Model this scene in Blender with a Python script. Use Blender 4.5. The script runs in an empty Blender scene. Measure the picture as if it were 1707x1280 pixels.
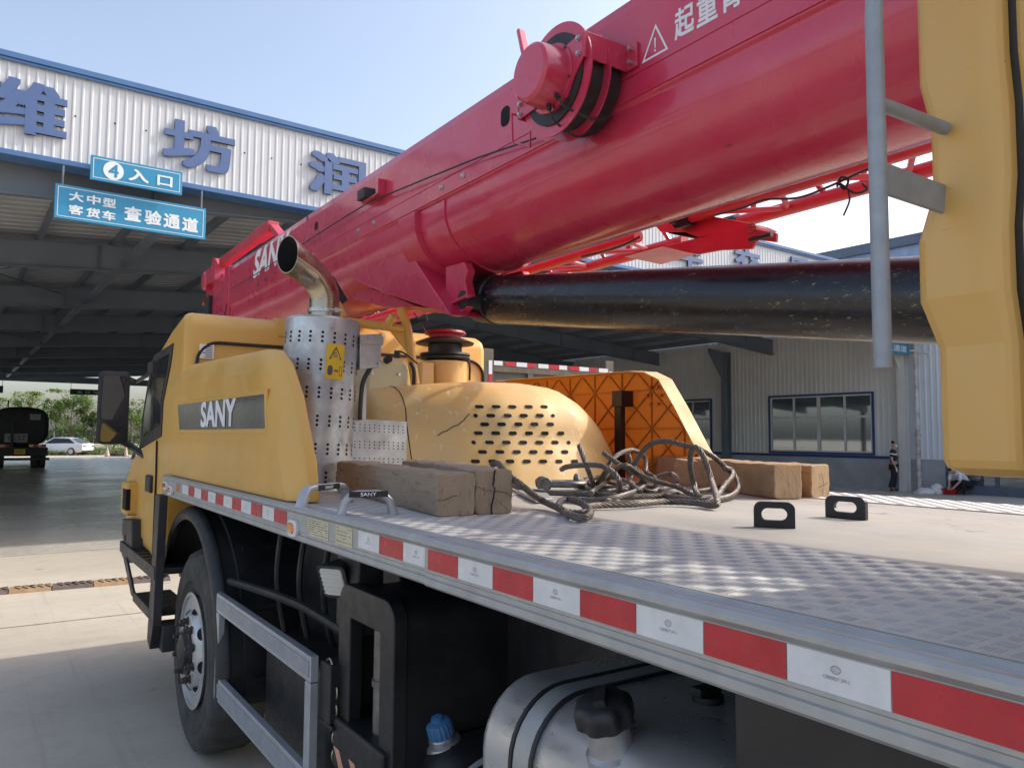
import bpy, bmesh, math, random
import numpy as np
from mathutils import Vector, Matrix
random.seed(7)
SC = bpy.context.scene
COL = SC.collection
R = math.radians
# ------------------------------------------------------------------ camera
FPX, W0, H0 = 1282.0, 1707.0, 1280.0
YAW, PIT, ROL = R(34.445), R(3.871), R(0.393)
CAM = Vector((-0.943, 0.0, 1.8))
_f = Vector((math.sin(YAW)*math.cos(PIT), math.cos(YAW)*math.cos(PIT), math.sin(PIT)))
_r0 = Vector((math.cos(YAW), -math.sin(YAW), 0)); _u0 = _r0.cross(_f)
_r = _r0*math.cos(ROL) + _u0*math.sin(ROL); _u = _u0*math.cos(ROL) - _r0*math.sin(ROL)
cd = bpy.data.cameras.new('camera'); cam = bpy.data.objects.new('camera', cd); COL.objects.link(cam)
cd.sensor_width = 36; cd.lens = FPX/W0*36; cd.clip_start = 0.02; cd.clip_end = 3000
cam.matrix_world = Matrix(((_r.x, _u.x, -_f.x, CAM.x), (_r.y, _u.y, -_f.y, CAM.y), (_r.z, _u.z, -_f.z, CAM.z), (0, 0, 0, 1)))
SC.camera = cam
# ------------------------------------------------------------------ light
TO_SUN = Vector((1.2, -0.34, 1.03)).normalized()
ELEV = math.asin(TO_SUN.z); AZ = math.atan2(TO_SUN.x, TO_SUN.y)      # azimuth clockwise from +Y
wd = bpy.data.worlds.new('World'); SC.world = wd; wd.use_nodes = True
wn = wd.node_tree.nodes; bg = wn['Background']
sky = wn.new('ShaderNodeTexSky'); sky.sky_type = 'NISHITA'; sky.sun_disc = False
sky.sun_elevation = ELEV; sky.sun_rotation = AZ
sky.air_density = 1.0; sky.dust_density = 3.5; sky.ozone_density = 1.0
hs = wn.new('ShaderNodeHueSaturation'); hs.inputs['Saturation'].default_value = 0.82      # hazy summer air
wd.node_tree.links.new(sky.outputs[0], hs.inputs['Color']); wd.node_tree.links.new(hs.outputs[0], bg.inputs[0]); bg.inputs[1].default_value = 0.15
sl = bpy.data.lights.new('sun', 'SUN'); sl.energy = 1.5; sl.angle = R(0.8); sl.color = (1.0, 0.93, 0.82)
so = bpy.data.objects.new('sun', sl); COL.objects.link(so); so.rotation_euler = TO_SUN.to_track_quat('Z', 'Y').to_euler()
SC.view_settings.view_transform = 'Standard'; SC.view_settings.look = 'None'
SC.view_settings.exposure = 0.98; SC.view_settings.gamma = 1.0
# ------------------------------------------------------------------ helpers
def ray(x, y): return _f + _r*((x-853.5)/FPX) + _u*((640-y)/FPX)
def P(x, y, ax, v):
    """point where the sight line through a photo pixel meets a plane that is really there"""
    d = ray(x, y); i = 'XYZ'.index(ax); return CAM + d*((v-CAM[i])/d[i])
def PX(p):
    v = Vector(p)-CAM; d = v.dot(_f); return 853.5+FPX*v.dot(_r)/d, 640-FPX*v.dot(_u)/d
def children(o): return [c for c in bpy.data.objects if c.parent == o]
def props(o, label=None, cat=None, group=None, kind=None):
    if label: o['label'] = label
    if cat: o['category'] = cat
    if group: o['group'] = group
    if kind: o['kind'] = kind
    return o
def thing(name, label, cat, loc=(0, 0, 0), rz=0.0, group=None):
    o = bpy.data.objects.new(name, None); COL.objects.link(o); o.empty_display_size = 0.2
    o.location = loc; o.rotation_euler = (0, 0, rz)
    return props(o, label, cat, group)
def world_off(o):
    v = Vector((0, 0, 0))
    while o is not None:
        v += Vector(o.location); o = o.parent
    return v
class MB:
    def __init__(s): s.v = []; s.f = []; s.m = []; s.mi = 0
    def add(s, vs, fs):
        b = len(s.v); s.v += [Vector(p) for p in vs]; s.f += [[i+b for i in f] for f in fs]; s.m += [s.mi]*len(fs); return s
    def box(s, x0, x1, y0, y1, z0, z1):
        vs = [(x, y, z) for z in (z0, z1) for y in (y0, y1) for x in (x0, x1)]
        return s.add(vs, [(0, 2, 3, 1), (4, 5, 7, 6), (0, 1, 5, 4), (2, 6, 7, 3), (0, 4, 6, 2), (1, 3, 7, 5)])
    def obox(s, c, ax, ay, az):
        c, ax, ay, az = map(Vector, (c, ax, ay, az))
        vs = [c+ax*i+ay*j+az*k for k in (-1, 1) for j in (-1, 1) for i in (-1, 1)]
        return s.add(vs, [(0, 2, 3, 1), (4, 5, 7, 6), (0, 1, 5, 4), (2, 6, 7, 3), (0, 4, 6, 2), (1, 3, 7, 5)])
    def bar(s, p, q, w, h, up=(0, 0, 1)):
        p, q = Vector(p), Vector(q); d = (q-p); L = d.length; d = d/L
        side = d.cross(Vector(up))
        if side.length < 1e-5: side = d.cross(Vector((0, 1, 0)))
        side.normalize(); u = side.cross(d)
        return s.obox((p+q)/2, d*L/2, side*w/2, u*h/2)
    def prism(s, poly, d):
        """poly: 3D points of one face, extruded by the vector d"""
        poly = [Vector(p) for p in poly]; n = len(poly); d = Vector(d)
        vs = poly+[p+d for p in poly]
        nrm = Vector((0, 0, 0))
        for i in range(n): nrm += poly[i].cross(poly[(i+1) % n])
        fl = nrm.dot(d) > 0
        a = list(range(n)); b = list(range(n, 2*n))
        fs = [a[::-1] if fl else a, b if fl else b[::-1]]
        for i in range(n):
            j = (i+1) % n; q = [i, j, j+n, i+n]; fs.append(q if fl else q[::-1])
        return s.add(vs, fs)
    def loft(s, rings, cap=True, closed=True):
        n = len(rings[0]); vs = [p for r in rings for p in r]; fs = []
        for k in range(len(rings)-1):
            for i in range(n if closed else n-1):
                j = (i+1) % n; fs.append((k*n+i, k*n+j, (k+1)*n+j, (k+1)*n+i))
        if cap and closed:
            fs.append(tuple(range(n))[::-1]); fs.append(tuple(range((len(rings)-1)*n, len(rings)*n)))
        return s.add(vs, fs)
    def cyl(s, p, q, r, r2=None, seg=20, cap=True):
        p, q = Vector(p), Vector(q); d = (q-p).normalized(); r2 = r if r2 is None else r2
        a = d.orthogonal().normalized(); b = d.cross(a)
        rg = lambda c, rr: [c+(a*math.cos(t)+b*math.sin(t))*rr for t in [2*math.pi*i/seg for i in range(seg)]]
        return s.loft([rg(p, r), rg(q, r2)], cap)
    def lathe(s, c, axis, prof, seg=32):
        """prof: (distance along axis, radius) pairs"""
        c = Vector(c); d = Vector(axis).normalized(); a = d.orthogonal().normalized(); b = d.cross(a)
        rings = [[c+d*h+(a*math.cos(t)+b*math.sin(t))*max(r, 1e-4) for t in [2*math.pi*i/seg for i in range(seg)]] for h, r in prof]
        return s.loft(rings, True)
    def tube(s, pts, r, seg=8, closed=False):
        pts = [Vector(p) for p in pts]; n = len(pts); rings = []; a = None
        for i in range(n):
            if closed: t = pts[(i+1) % n]-pts[i-1]
            else: t = pts[min(i+1, n-1)]-pts[max(i-1, 0)]
            t.normalize()
            if a is None: a = t.orthogonal().normalized()
            a = (a-t*a.dot(t)).normalized(); b = t.cross(a); rr = r[i] if isinstance(r, (list, tuple)) else r
            rings.append([pts[i]+(a*math.cos(w)+b*math.sin(w))*rr for w in [2*math.pi*k/seg for k in range(seg)]])
        if closed: rings.append(rings[0]); return s.loft(rings, False)
        return s.loft(rings, True)
    def quad(s, a, b, c, d): return s.add([a, b, c, d], [(0, 1, 2, 3)])
    def build(s, name, mats, parent=None, smooth=35, bevel=0.0, seg=2, local=False, label=None, cat=None, group=None, kind=None, recalc=False):
        off = Vector((0, 0, 0)) if local or parent is None else world_off(parent)
        me = bpy.data.meshes.new(name); me.from_pydata([tuple(p-off) for p in s.v], [], s.f)
        if not isinstance(mats, (list, tuple)): mats = [mats]
        for m in mats: me.materials.append(m)
        me.polygons.foreach_set('material_index', s.m)
        if recalc:
            bm = bmesh.new(); bm.from_mesh(me); bmesh.ops.remove_doubles(bm, verts=bm.verts, dist=1e-5)
            bmesh.ops.recalc_face_normals(bm, faces=bm.faces); bm.to_mesh(me); bm.free()
        if smooth:
            me.polygons.foreach_set('use_smooth', [True]*len(me.polygons)); me.set_sharp_from_angle(angle=R(smooth))
        me.update()
        o = bpy.data.objects.new(name, me); COL.objects.link(o)
        if parent is not None: o.parent = parent
        if bevel:
            md = o.modifiers.new('bevel', 'BEVEL'); md.width = bevel; md.segments = seg; md.limit_method = 'ANGLE'; md.angle_limit = R(40); md.harden_normals = bool(smooth)
        return props(o, label, cat, group, kind)
def copy_tree(o, parent=None):
    c = o.copy(); COL.objects.link(c)
    if parent is not None: c.parent = parent
    for ch in children(o): copy_tree(ch, c)
    return c
def arc(c, a, b, r, t0, t1, n): 
    c, a, b = Vector(c), Vector(a), Vector(b)
    return [c+(a*math.cos(t)+b*math.sin(t))*r for t in [t0+(t1-t0)*i/n for i in range(n+1)]]
def rrect(c, a, b, w, h, r, n=5):
    """rounded rectangle outline, half sizes w,h along a,b"""
    c, a, b = Vector(c), Vector(a), Vector(b); out = []
    for sx, sy, t0 in ((1, 1, 0), (-1, 1, math.pi/2), (-1, -1, math.pi), (1, -1, 1.5*math.pi)):
        out += arc(c+a*sx*(w-r)+b*sy*(h-r), a, b, r, t0, t0+math.pi/2, n)
    return out
def smooth_path(pts, n=8):
    """Catmull-Rom through the points"""
    pts = [Vector(p) for p in pts]; q = [pts[0]*2-pts[1]]+pts+[pts[-1]*2-pts[-2]]; out = []
    for i in range(1, len(q)-2):
        for k in range(n):
            t = k/n; a, b, c, d = q[i-1:i+3]
            out.append(0.5*((2*b)+(c-a)*t+(2*a-5*b+4*c-d)*t*t+(3*b-a-3*c+d)*t**3))
    out.append(pts[-1]); return out
def text_mesh(mb, s, o, xd, yd, w=None, h=1.0, depth=0.0, bold=0.0, shear=0.0, center=False):
    """append flat or raised lettering to mb; o = lower left corner, xd/yd = reading and up directions"""
    cu = bpy.data.curves.new('t', 'FONT'); cu.body = s; cu.size = 1.0; cu.shear = shear; cu.resolution_u = 6
    ob = bpy.data.objects.new('t', cu); COL.objects.link(ob)
    dg = bpy.context.evaluated_depsgraph_get(); me = bpy.data.meshes.new_from_object(ob.evaluated_get(dg))
    vs = [v.co.copy() for v in me.vertices]; fs = [list(p.vertices) for p in me.polygons]
    bm = bmesh.new(); bm.from_mesh(me); be = [[v.index for v in e.verts] for e in bm.edges if e.is_boundary]
    bl = [(e.verts[0].index, e.verts[1].index, e.link_loops[0].vert.index) for e in bm.edges if e.is_boundary]; bm.free()
    bpy.data.objects.remove(ob); bpy.data.curves.remove(cu); bpy.data.meshes.remove(me)
    if not vs: return
    x0, x1 = min(v.x for v in vs), max(v.x for v in vs); y0, y1 = min(v.y for v in vs), max(v.y for v in vs)
    sy = h/(y1-y0); sx = (w/(x1-x0)) if w else sy
    o, xd, yd = Vector(o), Vector(xd).normalized(), Vector(yd).normalized(); nn = xd.cross(yd).normalized()
    cx = (x1-x0)*sx/2 if center else 0
    T = lambda v, d: o+xd*((v.x-x0)*sx-cx)+yd*((v.y-y0)*sy)+nn*d
    n = len(vs); bb = bold*(y1-y0); fs0 = fs
    sh = [(0, 0)] if not bold else [(0, 0)]+[(i*bb, j*bb) for i in (-1, 0, 1) for j in (-1, 0, 1) if i or j]
    ks = 1.0/(1+2*bold) if bold else 1.0; e = 0.00012 if h < .2 else 0.0004
    for k, (dx, dy) in enumerate(sh):     # heavier strokes: shifted copies, each a hair behind the last
        W = [Vector((x0+bb+(v.x-x0)*ks+dx-(bb if 0 else 0), y0+bb+(v.y-y0)*ks+dy, 0)) for v in vs]
        V = [T(v, depth-e*k) for v in W]; fs = fs0
        if depth:
            V += [T(v, 0) for v in W]
            fs = fs0+[([b, a, a+n, b+n] if st == a else [a, b, b+n, a+n]) for a, b, st in bl]
        mb.add(V, fs)
# ------------------------------------------------------------------ materials
class NT:
    def __init__(s, name):
        s.mat = bpy.data.materials.new(name); s.mat.use_nodes = True; s.t = s.mat.node_tree; s.n = s.t.nodes
        s.b = s.n['Principled BSDF']; s.tc = s.n.new('ShaderNodeTexCoord'); s.obj = s.tc.outputs['Object']
    def link(s, a, b): s.t.links.new(a, b)
    def put(s, i, v):
        if hasattr(v, 'is_linked') or hasattr(v, 'links'): s.link(v, i)
        else: i.default_value = v
    def noise(s, scale, detail=4, rough=0.55, vec=None, stretch=None, dist=0.0):
        v = vec or s.obj
        if stretch:
            m = s.n.new('ShaderNodeMapping'); m.inputs['Scale'].default_value = stretch; s.link(v, m.inputs[0]); v = m.outputs[0]
        n = s.n.new('ShaderNodeTexNoise'); n.inputs['Scale'].default_value = scale; n.inputs['Detail'].default_value = detail
        n.inputs['Roughness'].default_value = rough; n.inputs['Distortion'].default_value = dist; s.link(v, n.inputs['Vector']); return n.outputs[0]
    def ramp(s, f, a, b, lo=0.0, hi=1.0):
        n = s.n.new('ShaderNodeMapRange'); s.put(n.inputs[0], f); n.inputs[1].default_value = a; n.inputs[2].default_value = b
        n.inputs[3].default_value = lo; n.inputs[4].default_value = hi; return n.outputs[0]
    def mix(s, f, a, b):
        n = s.n.new('ShaderNodeMix'); n.data_type = 'RGBA'; s.put(n.inputs[0], f)
        for i, v in ((6, a), (7, b)):
            if isinstance(v, (tuple, list)): n.inputs[i].default_value = (*v[:3], 1)
            else: s.link(v, n.inputs[i])
        return n.outputs[2]
    def math(s, op, a, b=0.0, c=0.0):
        n = s.n.new('ShaderNodeMath'); n.operation = op; s.put(n.inputs[0], a); s.put(n.inputs[1], b); s.put(n.inputs[2], c); return n.outputs[0]
    def sep(s, v=None):
        n = s.n.new('ShaderNodeSeparateXYZ'); s.link(v or s.obj, n.inputs[0]); return n.outputs
    def bump(s, h, dist=0.002, st=1.0):
        n = s.n.new('ShaderNodeBump'); n.inputs['Strength'].default_value = st; n.inputs['Distance'].default_value = dist; s.link(h, n.inputs['Height']); s.link(n.outputs[0], s.b.inputs['Normal'])
    def set(s, **k):
        for a, v in k.items():
            i = s.b.inputs[{'col': 'Base Color', 'rough': 'Roughness', 'metal': 'Metallic', 'coat': 'Coat Weight', 'coatr': 'Coat Roughness', 'spec': 'Specular IOR Level', 'trans': 'Transmission Weight', 'ior': 'IOR', 'alpha': 'Alpha', 'sss': 'Subsurface Weight'}[a]]
            if isinstance(v, (tuple, list)): i.default_value = (*v[:3], 1)
            else: s.put(i, v)
        return s
def pbr(name, col, rough=0.5, metal=0.0, var=0.15, vs=3.0, dust=None, dustc=(0.42, 0.36, 0.27), ds=5.0, coat=0.0, bump=0.0, bs=80.0, rv=0.1, stretch=None, coatr=0.1, scuff=None, ss=14, sst=(1, .3, 1), wave=0.0, ws=3.0, sth=.68):
    t = NT(name); n = t.noise(vs, 5, 0.6, stretch=stretch)
    c = t.mix(t.ramp(n, 0.3, 0.7), tuple(x*(1-var) for x in col), tuple(min(1, x*(1+var)) for x in col))
    r = t.ramp(t.noise(vs*3.1, 4), 0.3, 0.7, max(0.02, rough-rv), min(1, rough+rv))
    if dust:
        d = t.noise(ds, 7, 0.68, stretch=stretch); m = t.ramp(d, 0.45, 0.75, 0, dust); c = t.mix(m, c, dustc); r = t.math('ADD', r, t.math('MULTIPLY', m, 0.35))
    if scuff:
        q = t.math('MULTIPLY', t.ramp(t.noise(ss, 6, 0.75, stretch=sst, dist=.4), sth, sth+.03), t.ramp(t.noise(1.7, 2), 0.45, 0.6)); c = t.mix(t.math('MULTIPLY', q, .75), c, scuff); r = t.math('ADD', r, t.math('MULTIPLY', q, .25))
    t.set(col=c, rough=r, metal=metal, coat=coat, coatr=coatr)
    if wave:
        bn = t.n.new('ShaderNodeBump'); bn.inputs['Distance'].default_value = wave; t.link(t.noise(ws, 2, .4), bn.inputs['Height']); t.link(bn.outputs[0], t.b.inputs['Normal']); t.link(bn.outputs[0], t.b.inputs['Coat Normal'])
    elif bump: t.bump(t.noise(bs, 3), bump)
    return t.mat
def pbr_tl(*a, **k):
    m = pbr(*a, **k); t = m.node_tree; b = t.nodes['Principled BSDF']; out = t.nodes['Material Output']
    tr = t.nodes.new('ShaderNodeBsdfTranslucent'); tr.inputs[0].default_value = (0.62, 0.28, 0.06, 1); mx = t.nodes.new('ShaderNodeMixShader'); mx.inputs[0].default_value = 0.40
    t.links.new(b.outputs[0], mx.inputs[1]); t.links.new(tr.outputs[0], mx.inputs[2]); t.links.new(mx.outputs[0], out.inputs[0]); return m
M = {}
M['red'] = pbr('red_paint', (0.56, 0.030, 0.082), 0.30, var=0.08, vs=1.5, dust=0.16, dustc=(0.42, 0.22, 0.20), ds=3, coat=0.5, coatr=0.08, scuff=(0.07, 0.02, 0.02), ss=11, sst=(1, .35, 1.4), wave=.012, ws=1.6, sth=.66)
M['jibred'] = pbr('jib_red_paint', (0.52, 0.02, 0.042), 0.38, var=0.1, dust=0.3, dustc=(0.45, 0.16, 0.15), coat=0.3)
M['yellow'] = pbr('yellow_paint', (0.68, 0.375, 0.072), 0.42, var=0.08, vs=1.2, dust=0.45, dustc=(0.58, 0.39, 0.15), ds=4, coat=0.10, scuff=(0.16, 0.10, 0.04), ss=16, sst=(1, .5, 1), wave=.008, ws=2.2, sth=.67)
M['yellow2'] = pbr('dusty_yellow_paint', (0.66, 0.42, 0.15), 0.48, var=0.08, vs=2.0, dust=0.85, dustc=(0.62, 0.48, 0.27), ds=5, coat=0.12, scuff=(0.80, 0.66, 0.44), ss=20, sst=(1, 1, .5), wave=.010, ws=3.0, sth=.60)
M['yellow3'] = pbr('operator_cab_yellow', (0.66, 0.385, 0.105), 0.42, var=0.07, vs=1.5, dust=0.3, dustc=(0.60, 0.42, 0.19), ds=5, coat=0.12, scuff=(0.2, 0.13, 0.06), ss=26, sst=(1, .3, 1.5), wave=.004, ws=3, sth=.67)
M['jack'] = pbr('greasy_grey_steel', (0.15, 0.14, 0.13), 0.4, 0.4, var=0.4, vs=18, dust=0.5, dustc=(0.3, 0.29, 0.28), ds=24)
M['orange'] = pbr_tl('orange_moulding', (0.56, 0.29, 0.055), 0.5, var=0.1, vs=4, dust=0.15, dustc=(0.35, 0.2, 0.08))
M['black'] = pbr('black_paint', (0.012, 0.012, 0.014), 0.42, var=0.3, vs=6, dust=0.16, dustc=(0.09, 0.085, 0.08), ds=9)
M['plastic'] = pbr('black_plastic', (0.016, 0.016, 0.018), 0.48, var=0.2, vs=6, dust=0.25, dustc=(0.09, 0.085, 0.08), ds=7, bump=0.0006, bs=220)
M['hole'] = pbr('dark_opening', (0.006, 0.006, 0.007), 0.9, var=0.1)
M['darksteel'] = pbr('dark_steel', (0.045, 0.045, 0.05), 0.5, 0.3, var=0.3, dust=0.3, dustc=(0.15, 0.12, 0.1))
M['silver'] = pbr('silver_rail_paint', (0.40, 0.41, 0.41), 0.42, 0.35, var=0.1, vs=8, dust=0.35, dustc=(0.30, 0.29, 0.27), ds=14)
M['guard'] = pbr('grey_aluminium', (0.44, 0.46, 0.49), 0.38, 0.45, var=0.1, vs=9, dust=0.3, dustc=(0.32, 0.3, 0.28), ds=8)
M['galv'] = pbr('grey_tube_paint', (0.30, 0.325, 0.36), 0.45, 0.2, var=0.12, vs=14, dust=0.3, dustc=(0.22, 0.23, 0.24), ds=30, bump=0.0004, bs=300)
M['muff'] = pbr('stained_aluminium', (0.50, 0.50, 0.50), 0.40, 0.75, var=0.2, vs=6, dust=0.45, dustc=(0.2, 0.2, 0.2), ds=7, rv=0.15)
M['stain'] = pbr('stainless_pipe', (0.42, 0.36, 0.28), 0.24, 0.95, var=0.25, vs=6, dust=0.2, dustc=(0.25, 0.18, 0.1), ds=9)
M['tank'] = pbr('aluminium_tank', (0.66, 0.66, 0.67), 0.32, 0.7, var=0.12, vs=5, dust=0.3, dustc=(0.28, 0.26, 0.24), ds=6, rv=0.1, stretch=(1, 0.25, 1))
M['tyre'] = pbr('tyre_rubber', (0.05, 0.048, 0.045), 0.8, var=0.3, vs=6, dust=0.55, dustc=(0.17, 0.15, 0.13), ds=7, bump=0.001, bs=120)
M['rim'] = pbr('wheel_silver', (0.55, 0.56, 0.57), 0.35, 0.55, var=0.1, dust=0.35, dustc=(0.25, 0.22, 0.19), ds=9)
M['nut'] = pbr('rusty_nut_steel', (0.12, 0.10, 0.085), 0.5, 0.7, var=0.4, vs=40)
M['bolt'] = pbr('zinc_bolt', (0.5, 0.5, 0.48), 0.35, 0.9, var=0.2, vs=60)
M['white'] = pbr('white_lettering', (0.78, 0.78, 0.80), 0.5, var=0.04)
M['tapew'] = pbr('white_reflective_tape', (0.70, 0.71, 0.72), 0.35, var=0.07, vs=12, dust=0.3, dustc=(0.45, 0.44, 0.42), ds=20)
M['taper'] = pbr('red_reflective_tape', (0.48, 0.018, 0.03), 0.32, var=0.12, vs=14, dust=0.15, dustc=(0.3, 0.1, 0.1), ds=16)
M['tapemark'] = pbr('tape_print', (0.30, 0.31, 0.33), 0.6)
M['amber'] = pbr('amber_lens', (0.75, 0.22, 0.02), 0.15, coat=1.0)
M['redlens'] = pbr('red_lens', (0.5, 0.03, 0.02), 0.15, coat=1.0)
M['plate'] = pbr('cream_data_plate', (0.58, 0.54, 0.38), 0.5, var=0.08, vs=20)
M['print'] = pbr('dark_print', (0.10, 0.10, 0.10), 0.6)
M['signy'] = pbr('yellow_sign', (0.80, 0.50, 0.02), 0.45)
M['blackband'] = pbr('black_gloss_band', (0.05, 0.052, 0.05), 0.28, var=0.3, vs=3, dust=0.4, dustc=(0.13, 0.13, 0.12), coat=0.6)
M['bluecap'] = pbr('blue_plastic_cap', (0.06, 0.19, 0.42), 0.5, var=0.15, vs=20, dust=0.35, dustc=(0.2, 0.22, 0.25), ds=40)
M['cream'] = pbr('cream_plastic_tank', (0.62, 0.55, 0.33), 0.4, var=0.08, vs=5, dust=0.3, dustc=(0.4, 0.35, 0.2))
M['fascia'] = pbr('white_steel_cladding', (0.58, 0.59, 0.61), 0.45, var=0.04, vs=1.2, dust=0.14, dustc=(0.5, 0.5, 0.5), ds=1.5, stretch=(1, 1, 0.25))
M['bluetrim'] = pbr('blue_steel_trim', (0.07, 0.16, 0.34), 0.45, var=0.08)
M['letter'] = pbr('blue_letter', (0.085, 0.14, 0.30), 0.5, var=0.06, vs=2)
M['signb'] = pbr('blue_sign', (0.03, 0.25, 0.44), 0.4, var=0.08, vs=2)
M['signw'] = pbr('sign_white', (0.72, 0.76, 0.78), 0.5, var=0.05, vs=20)
M['signg'] = pbr('dark_green_sign', (0.02, 0.05, 0.05), 0.5)
M['ceil'] = pbr('ceiling_sheet', (0.50, 0.51, 0.53), 0.6, var=0.12, vs=0.6, dust=0.3, dustc=(0.30, 0.29, 0.28), ds=0.7)
M['beam'] = pbr('grey_beam_paint', (0.17, 0.20, 0.235), 0.55, var=0.15, vs=0.8)
M['offw'] = pbr('grey_office_cladding', (0.72, 0.71, 0.68), 0.6, var=0.06, vs=0.8)
M['plinth'] = pbr('rendered_plinth', (0.40, 0.41, 0.43), 0.8, var=0.15, vs=1.2, dust=0.4, dustc=(0.24, 0.23, 0.22), ds=2)
M['bluewin'] = pbr('blue_window_trim', (0.02, 0.06, 0.20), 0.5)
M['winframe'] = pbr('grey_window_frame', (0.66, 0.64, 0.60), 0.5, var=0.06)
M['wallw'] = pbr('white_wall_cladding', (0.70, 0.73, 0.78), 0.5, var=0.05, vs=0.7)
M['bandl'] = pbr('pale_blue_band', (0.28, 0.36, 0.50), 0.5)
M['bandd'] = pbr('slate_blue_band', (0.10, 0.13, 0.18), 0.5)
M['rust'] = pbr('rusty_white_pipe', (0.62, 0.62, 0.60), 0.6, var=0.1, vs=3, dust=1.0, dustc=(0.24, 0.075, 0.025), ds=2.6)
M['skin'] = pbr('skin', (0.50, 0.29, 0.20), 0.55, var=0.05)
M['hair'] = pbr('black_hair', (0.012, 0.011, 0.011), 0.5)
M['navy'] = pbr('dark_navy_cloth', (0.018, 0.022, 0.035), 0.85, var=0.2, vs=12)
M['trouser'] = pbr('dark_trouser_cloth', (0.015, 0.016, 0.02), 0.85, var=0.2, vs=12)
M['wcloth'] = pbr('white_cloth', (0.75, 0.77, 0.82), 0.8, var=0.05, vs=9)
M['redbag'] = pbr('red_plastic', (0.55, 0.02, 0.03), 0.4)
M['bagw'] = pbr('white_plastic_bag', (0.72, 0.70, 0.68), 0.45, var=0.1, vs=8)
M['carw'] = pbr('white_car_paint', (0.80, 0.80, 0.80), 0.25, var=0.02, coat=0.8)
M['glassd'] = pbr('dark_glass', (0.02, 0.022, 0.024), 0.06, var=0.1)
M['tankerd'] = pbr('tanker_dark_paint', (0.025, 0.027, 0.03), 0.5, var=0.25, dust=0.3, dustc=(0.08, 0.08, 0.08))
M['tailr'] = pbr('tail_lamp_red', (0.45, 0.02, 0.02), 0.2, coat=0.8)
M['bark'] = pbr('bark', (0.10, 0.075, 0.05), 0.9, var=0.3, vs=8)
M['cone'] = pbr('pale_cone', (0.75, 0.45, 0.40), 0.6)
M['stakewood'] = pbr('grey_stake_wood', (0.13, 0.11, 0.09), 0.85, var=0.35, vs=4, stretch=(1, 1, 0.3))
M['boards'] = pbr('olive_grey_boards', (0.13, 0.14, 0.11), 0.8, var=0.3, vs=2)
M['chain'] = pbr('chain_steel', (0.42, 0.36, 0.25), 0.35, 0.9, var=0.3, vs=30)
M['shackle'] = pbr('shackle_steel', (0.20, 0.20, 0.20), 0.42, 0.8, var=0.3, vs=30, dust=0.4, dustc=(0.15, 0.12, 0.1), ds=30)
M['fence'] = pbr('fence_wire', (0.30, 0.32, 0.32), 0.5, 0.4)
def _foliage(name, a, b):
    t = NT(name); n = t.noise(1.1, 3); c = t.mix(t.ramp(n, 0.35, 0.65), a, b); t.set(col=c, rough=0.55)
    tr = t.n.new('ShaderNodeBsdfTranslucent'); t.link(t.mix(0.5, c, (0.12, 0.2, 0.02)), tr.inputs[0]); mx = t.n.new('ShaderNodeMixShader'); mx.inputs[0].default_value = 0.35
    out = t.n['Material Output']; t.link(t.b.outputs[0], mx.inputs[1]); t.link(tr.outputs[0], mx.inputs[2]); t.link(mx.outputs[0], out.inputs[0]); return t.mat
M['leafA'] = _foliage('leaf_mid_green', (0.09, 0.17, 0.03), (0.16, 0.25, 0.05))
M['leafB'] = _foliage('leaf_pale_green', (0.13, 0.21, 0.04), (0.22, 0.30, 0.07))
M['leafC'] = _foliage('leaf_deep_green', (0.035, 0.085, 0.02), (0.07, 0.13, 0.03))
M['grass'] = _foliage('verge_grass', (0.10, 0.15, 0.03), (0.16, 0.18, 0.06))
def _glass():
    t = NT('window_glass'); t.set(col=(0.30, 0.32, 0.33), rough=0.03, metal=0.75); return t.mat
M['glass'] = _glass()
def _mirror():
    t = NT('mirror_glass'); t.set(col=(0.30, 0.31, 0.33), rough=0.04, metal=1.0); return t.mat
M['mirror'] = _mirror()
def _concrete(name, a, b, rough, tint, ts):
    t = NT(name); n1 = t.noise(0.35, 8, 0.62); n2 = t.noise(6, 6, 0.7); n3 = t.noise(60, 3)
    c = t.mix(t.ramp(n1, 0.3, 0.7), a, b); c = t.mix(t.ramp(n2, 0.48, 0.78, 0, 0.5), c, tint); st = t.noise(0.9, 7, 0.72, dist=1.2); c = t.mix(t.ramp(st, 0.56, 0.66, 0, 0.4), c, tint)
    s = t.noise(ts, 6, 0.7, stretch=(0.25, 1.0, 1)); c = t.mix(t.ramp(s, 0.5, 0.75, 0, 0.5), c, tint)
    c = t.mix(t.ramp(n3, 0.35, 0.75, 0, 0.25), c, tuple(min(1, x*1.25) for x in a))
    sp = t.ramp(t.noise(2.6, 2, 0.4, dist=0.5), 0.72, 0.78, 0, 0.55); c = t.mix(sp, c, tuple(x*.45 for x in tint))
    tm = t.noise(1.6, 5, 0.7, stretch=(2.2, 0.05, 1)); c = t.mix(t.ramp(tm, 0.58, 0.68, 0, 0.35), c, tuple(x*.75 for x in tint))
    t.set(col=c, rough=t.ramp(n1, 0.3, 0.7, rough-0.1, rough+0.1)); t.bump(n3, 0.0015); return t.mat
M['concrete'] = _concrete('yard_concrete', (0.46, 0.41, 0.335), (0.53, 0.475, 0.39), 0.85, (0.34, 0.30, 0.245), 0.8)
M['floor'] = _concrete('worn_polished_floor', (0.58, 0.53, 0.455), (0.68, 0.62, 0.54), 0.27, (0.36, 0.33, 0.285), 0.9)
M['earth'] = _concrete('dry_earth', (0.26, 0.22, 0.15), (0.33, 0.28, 0.18), 0.9, (0.16, 0.17, 0.07), 0.5)
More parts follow.
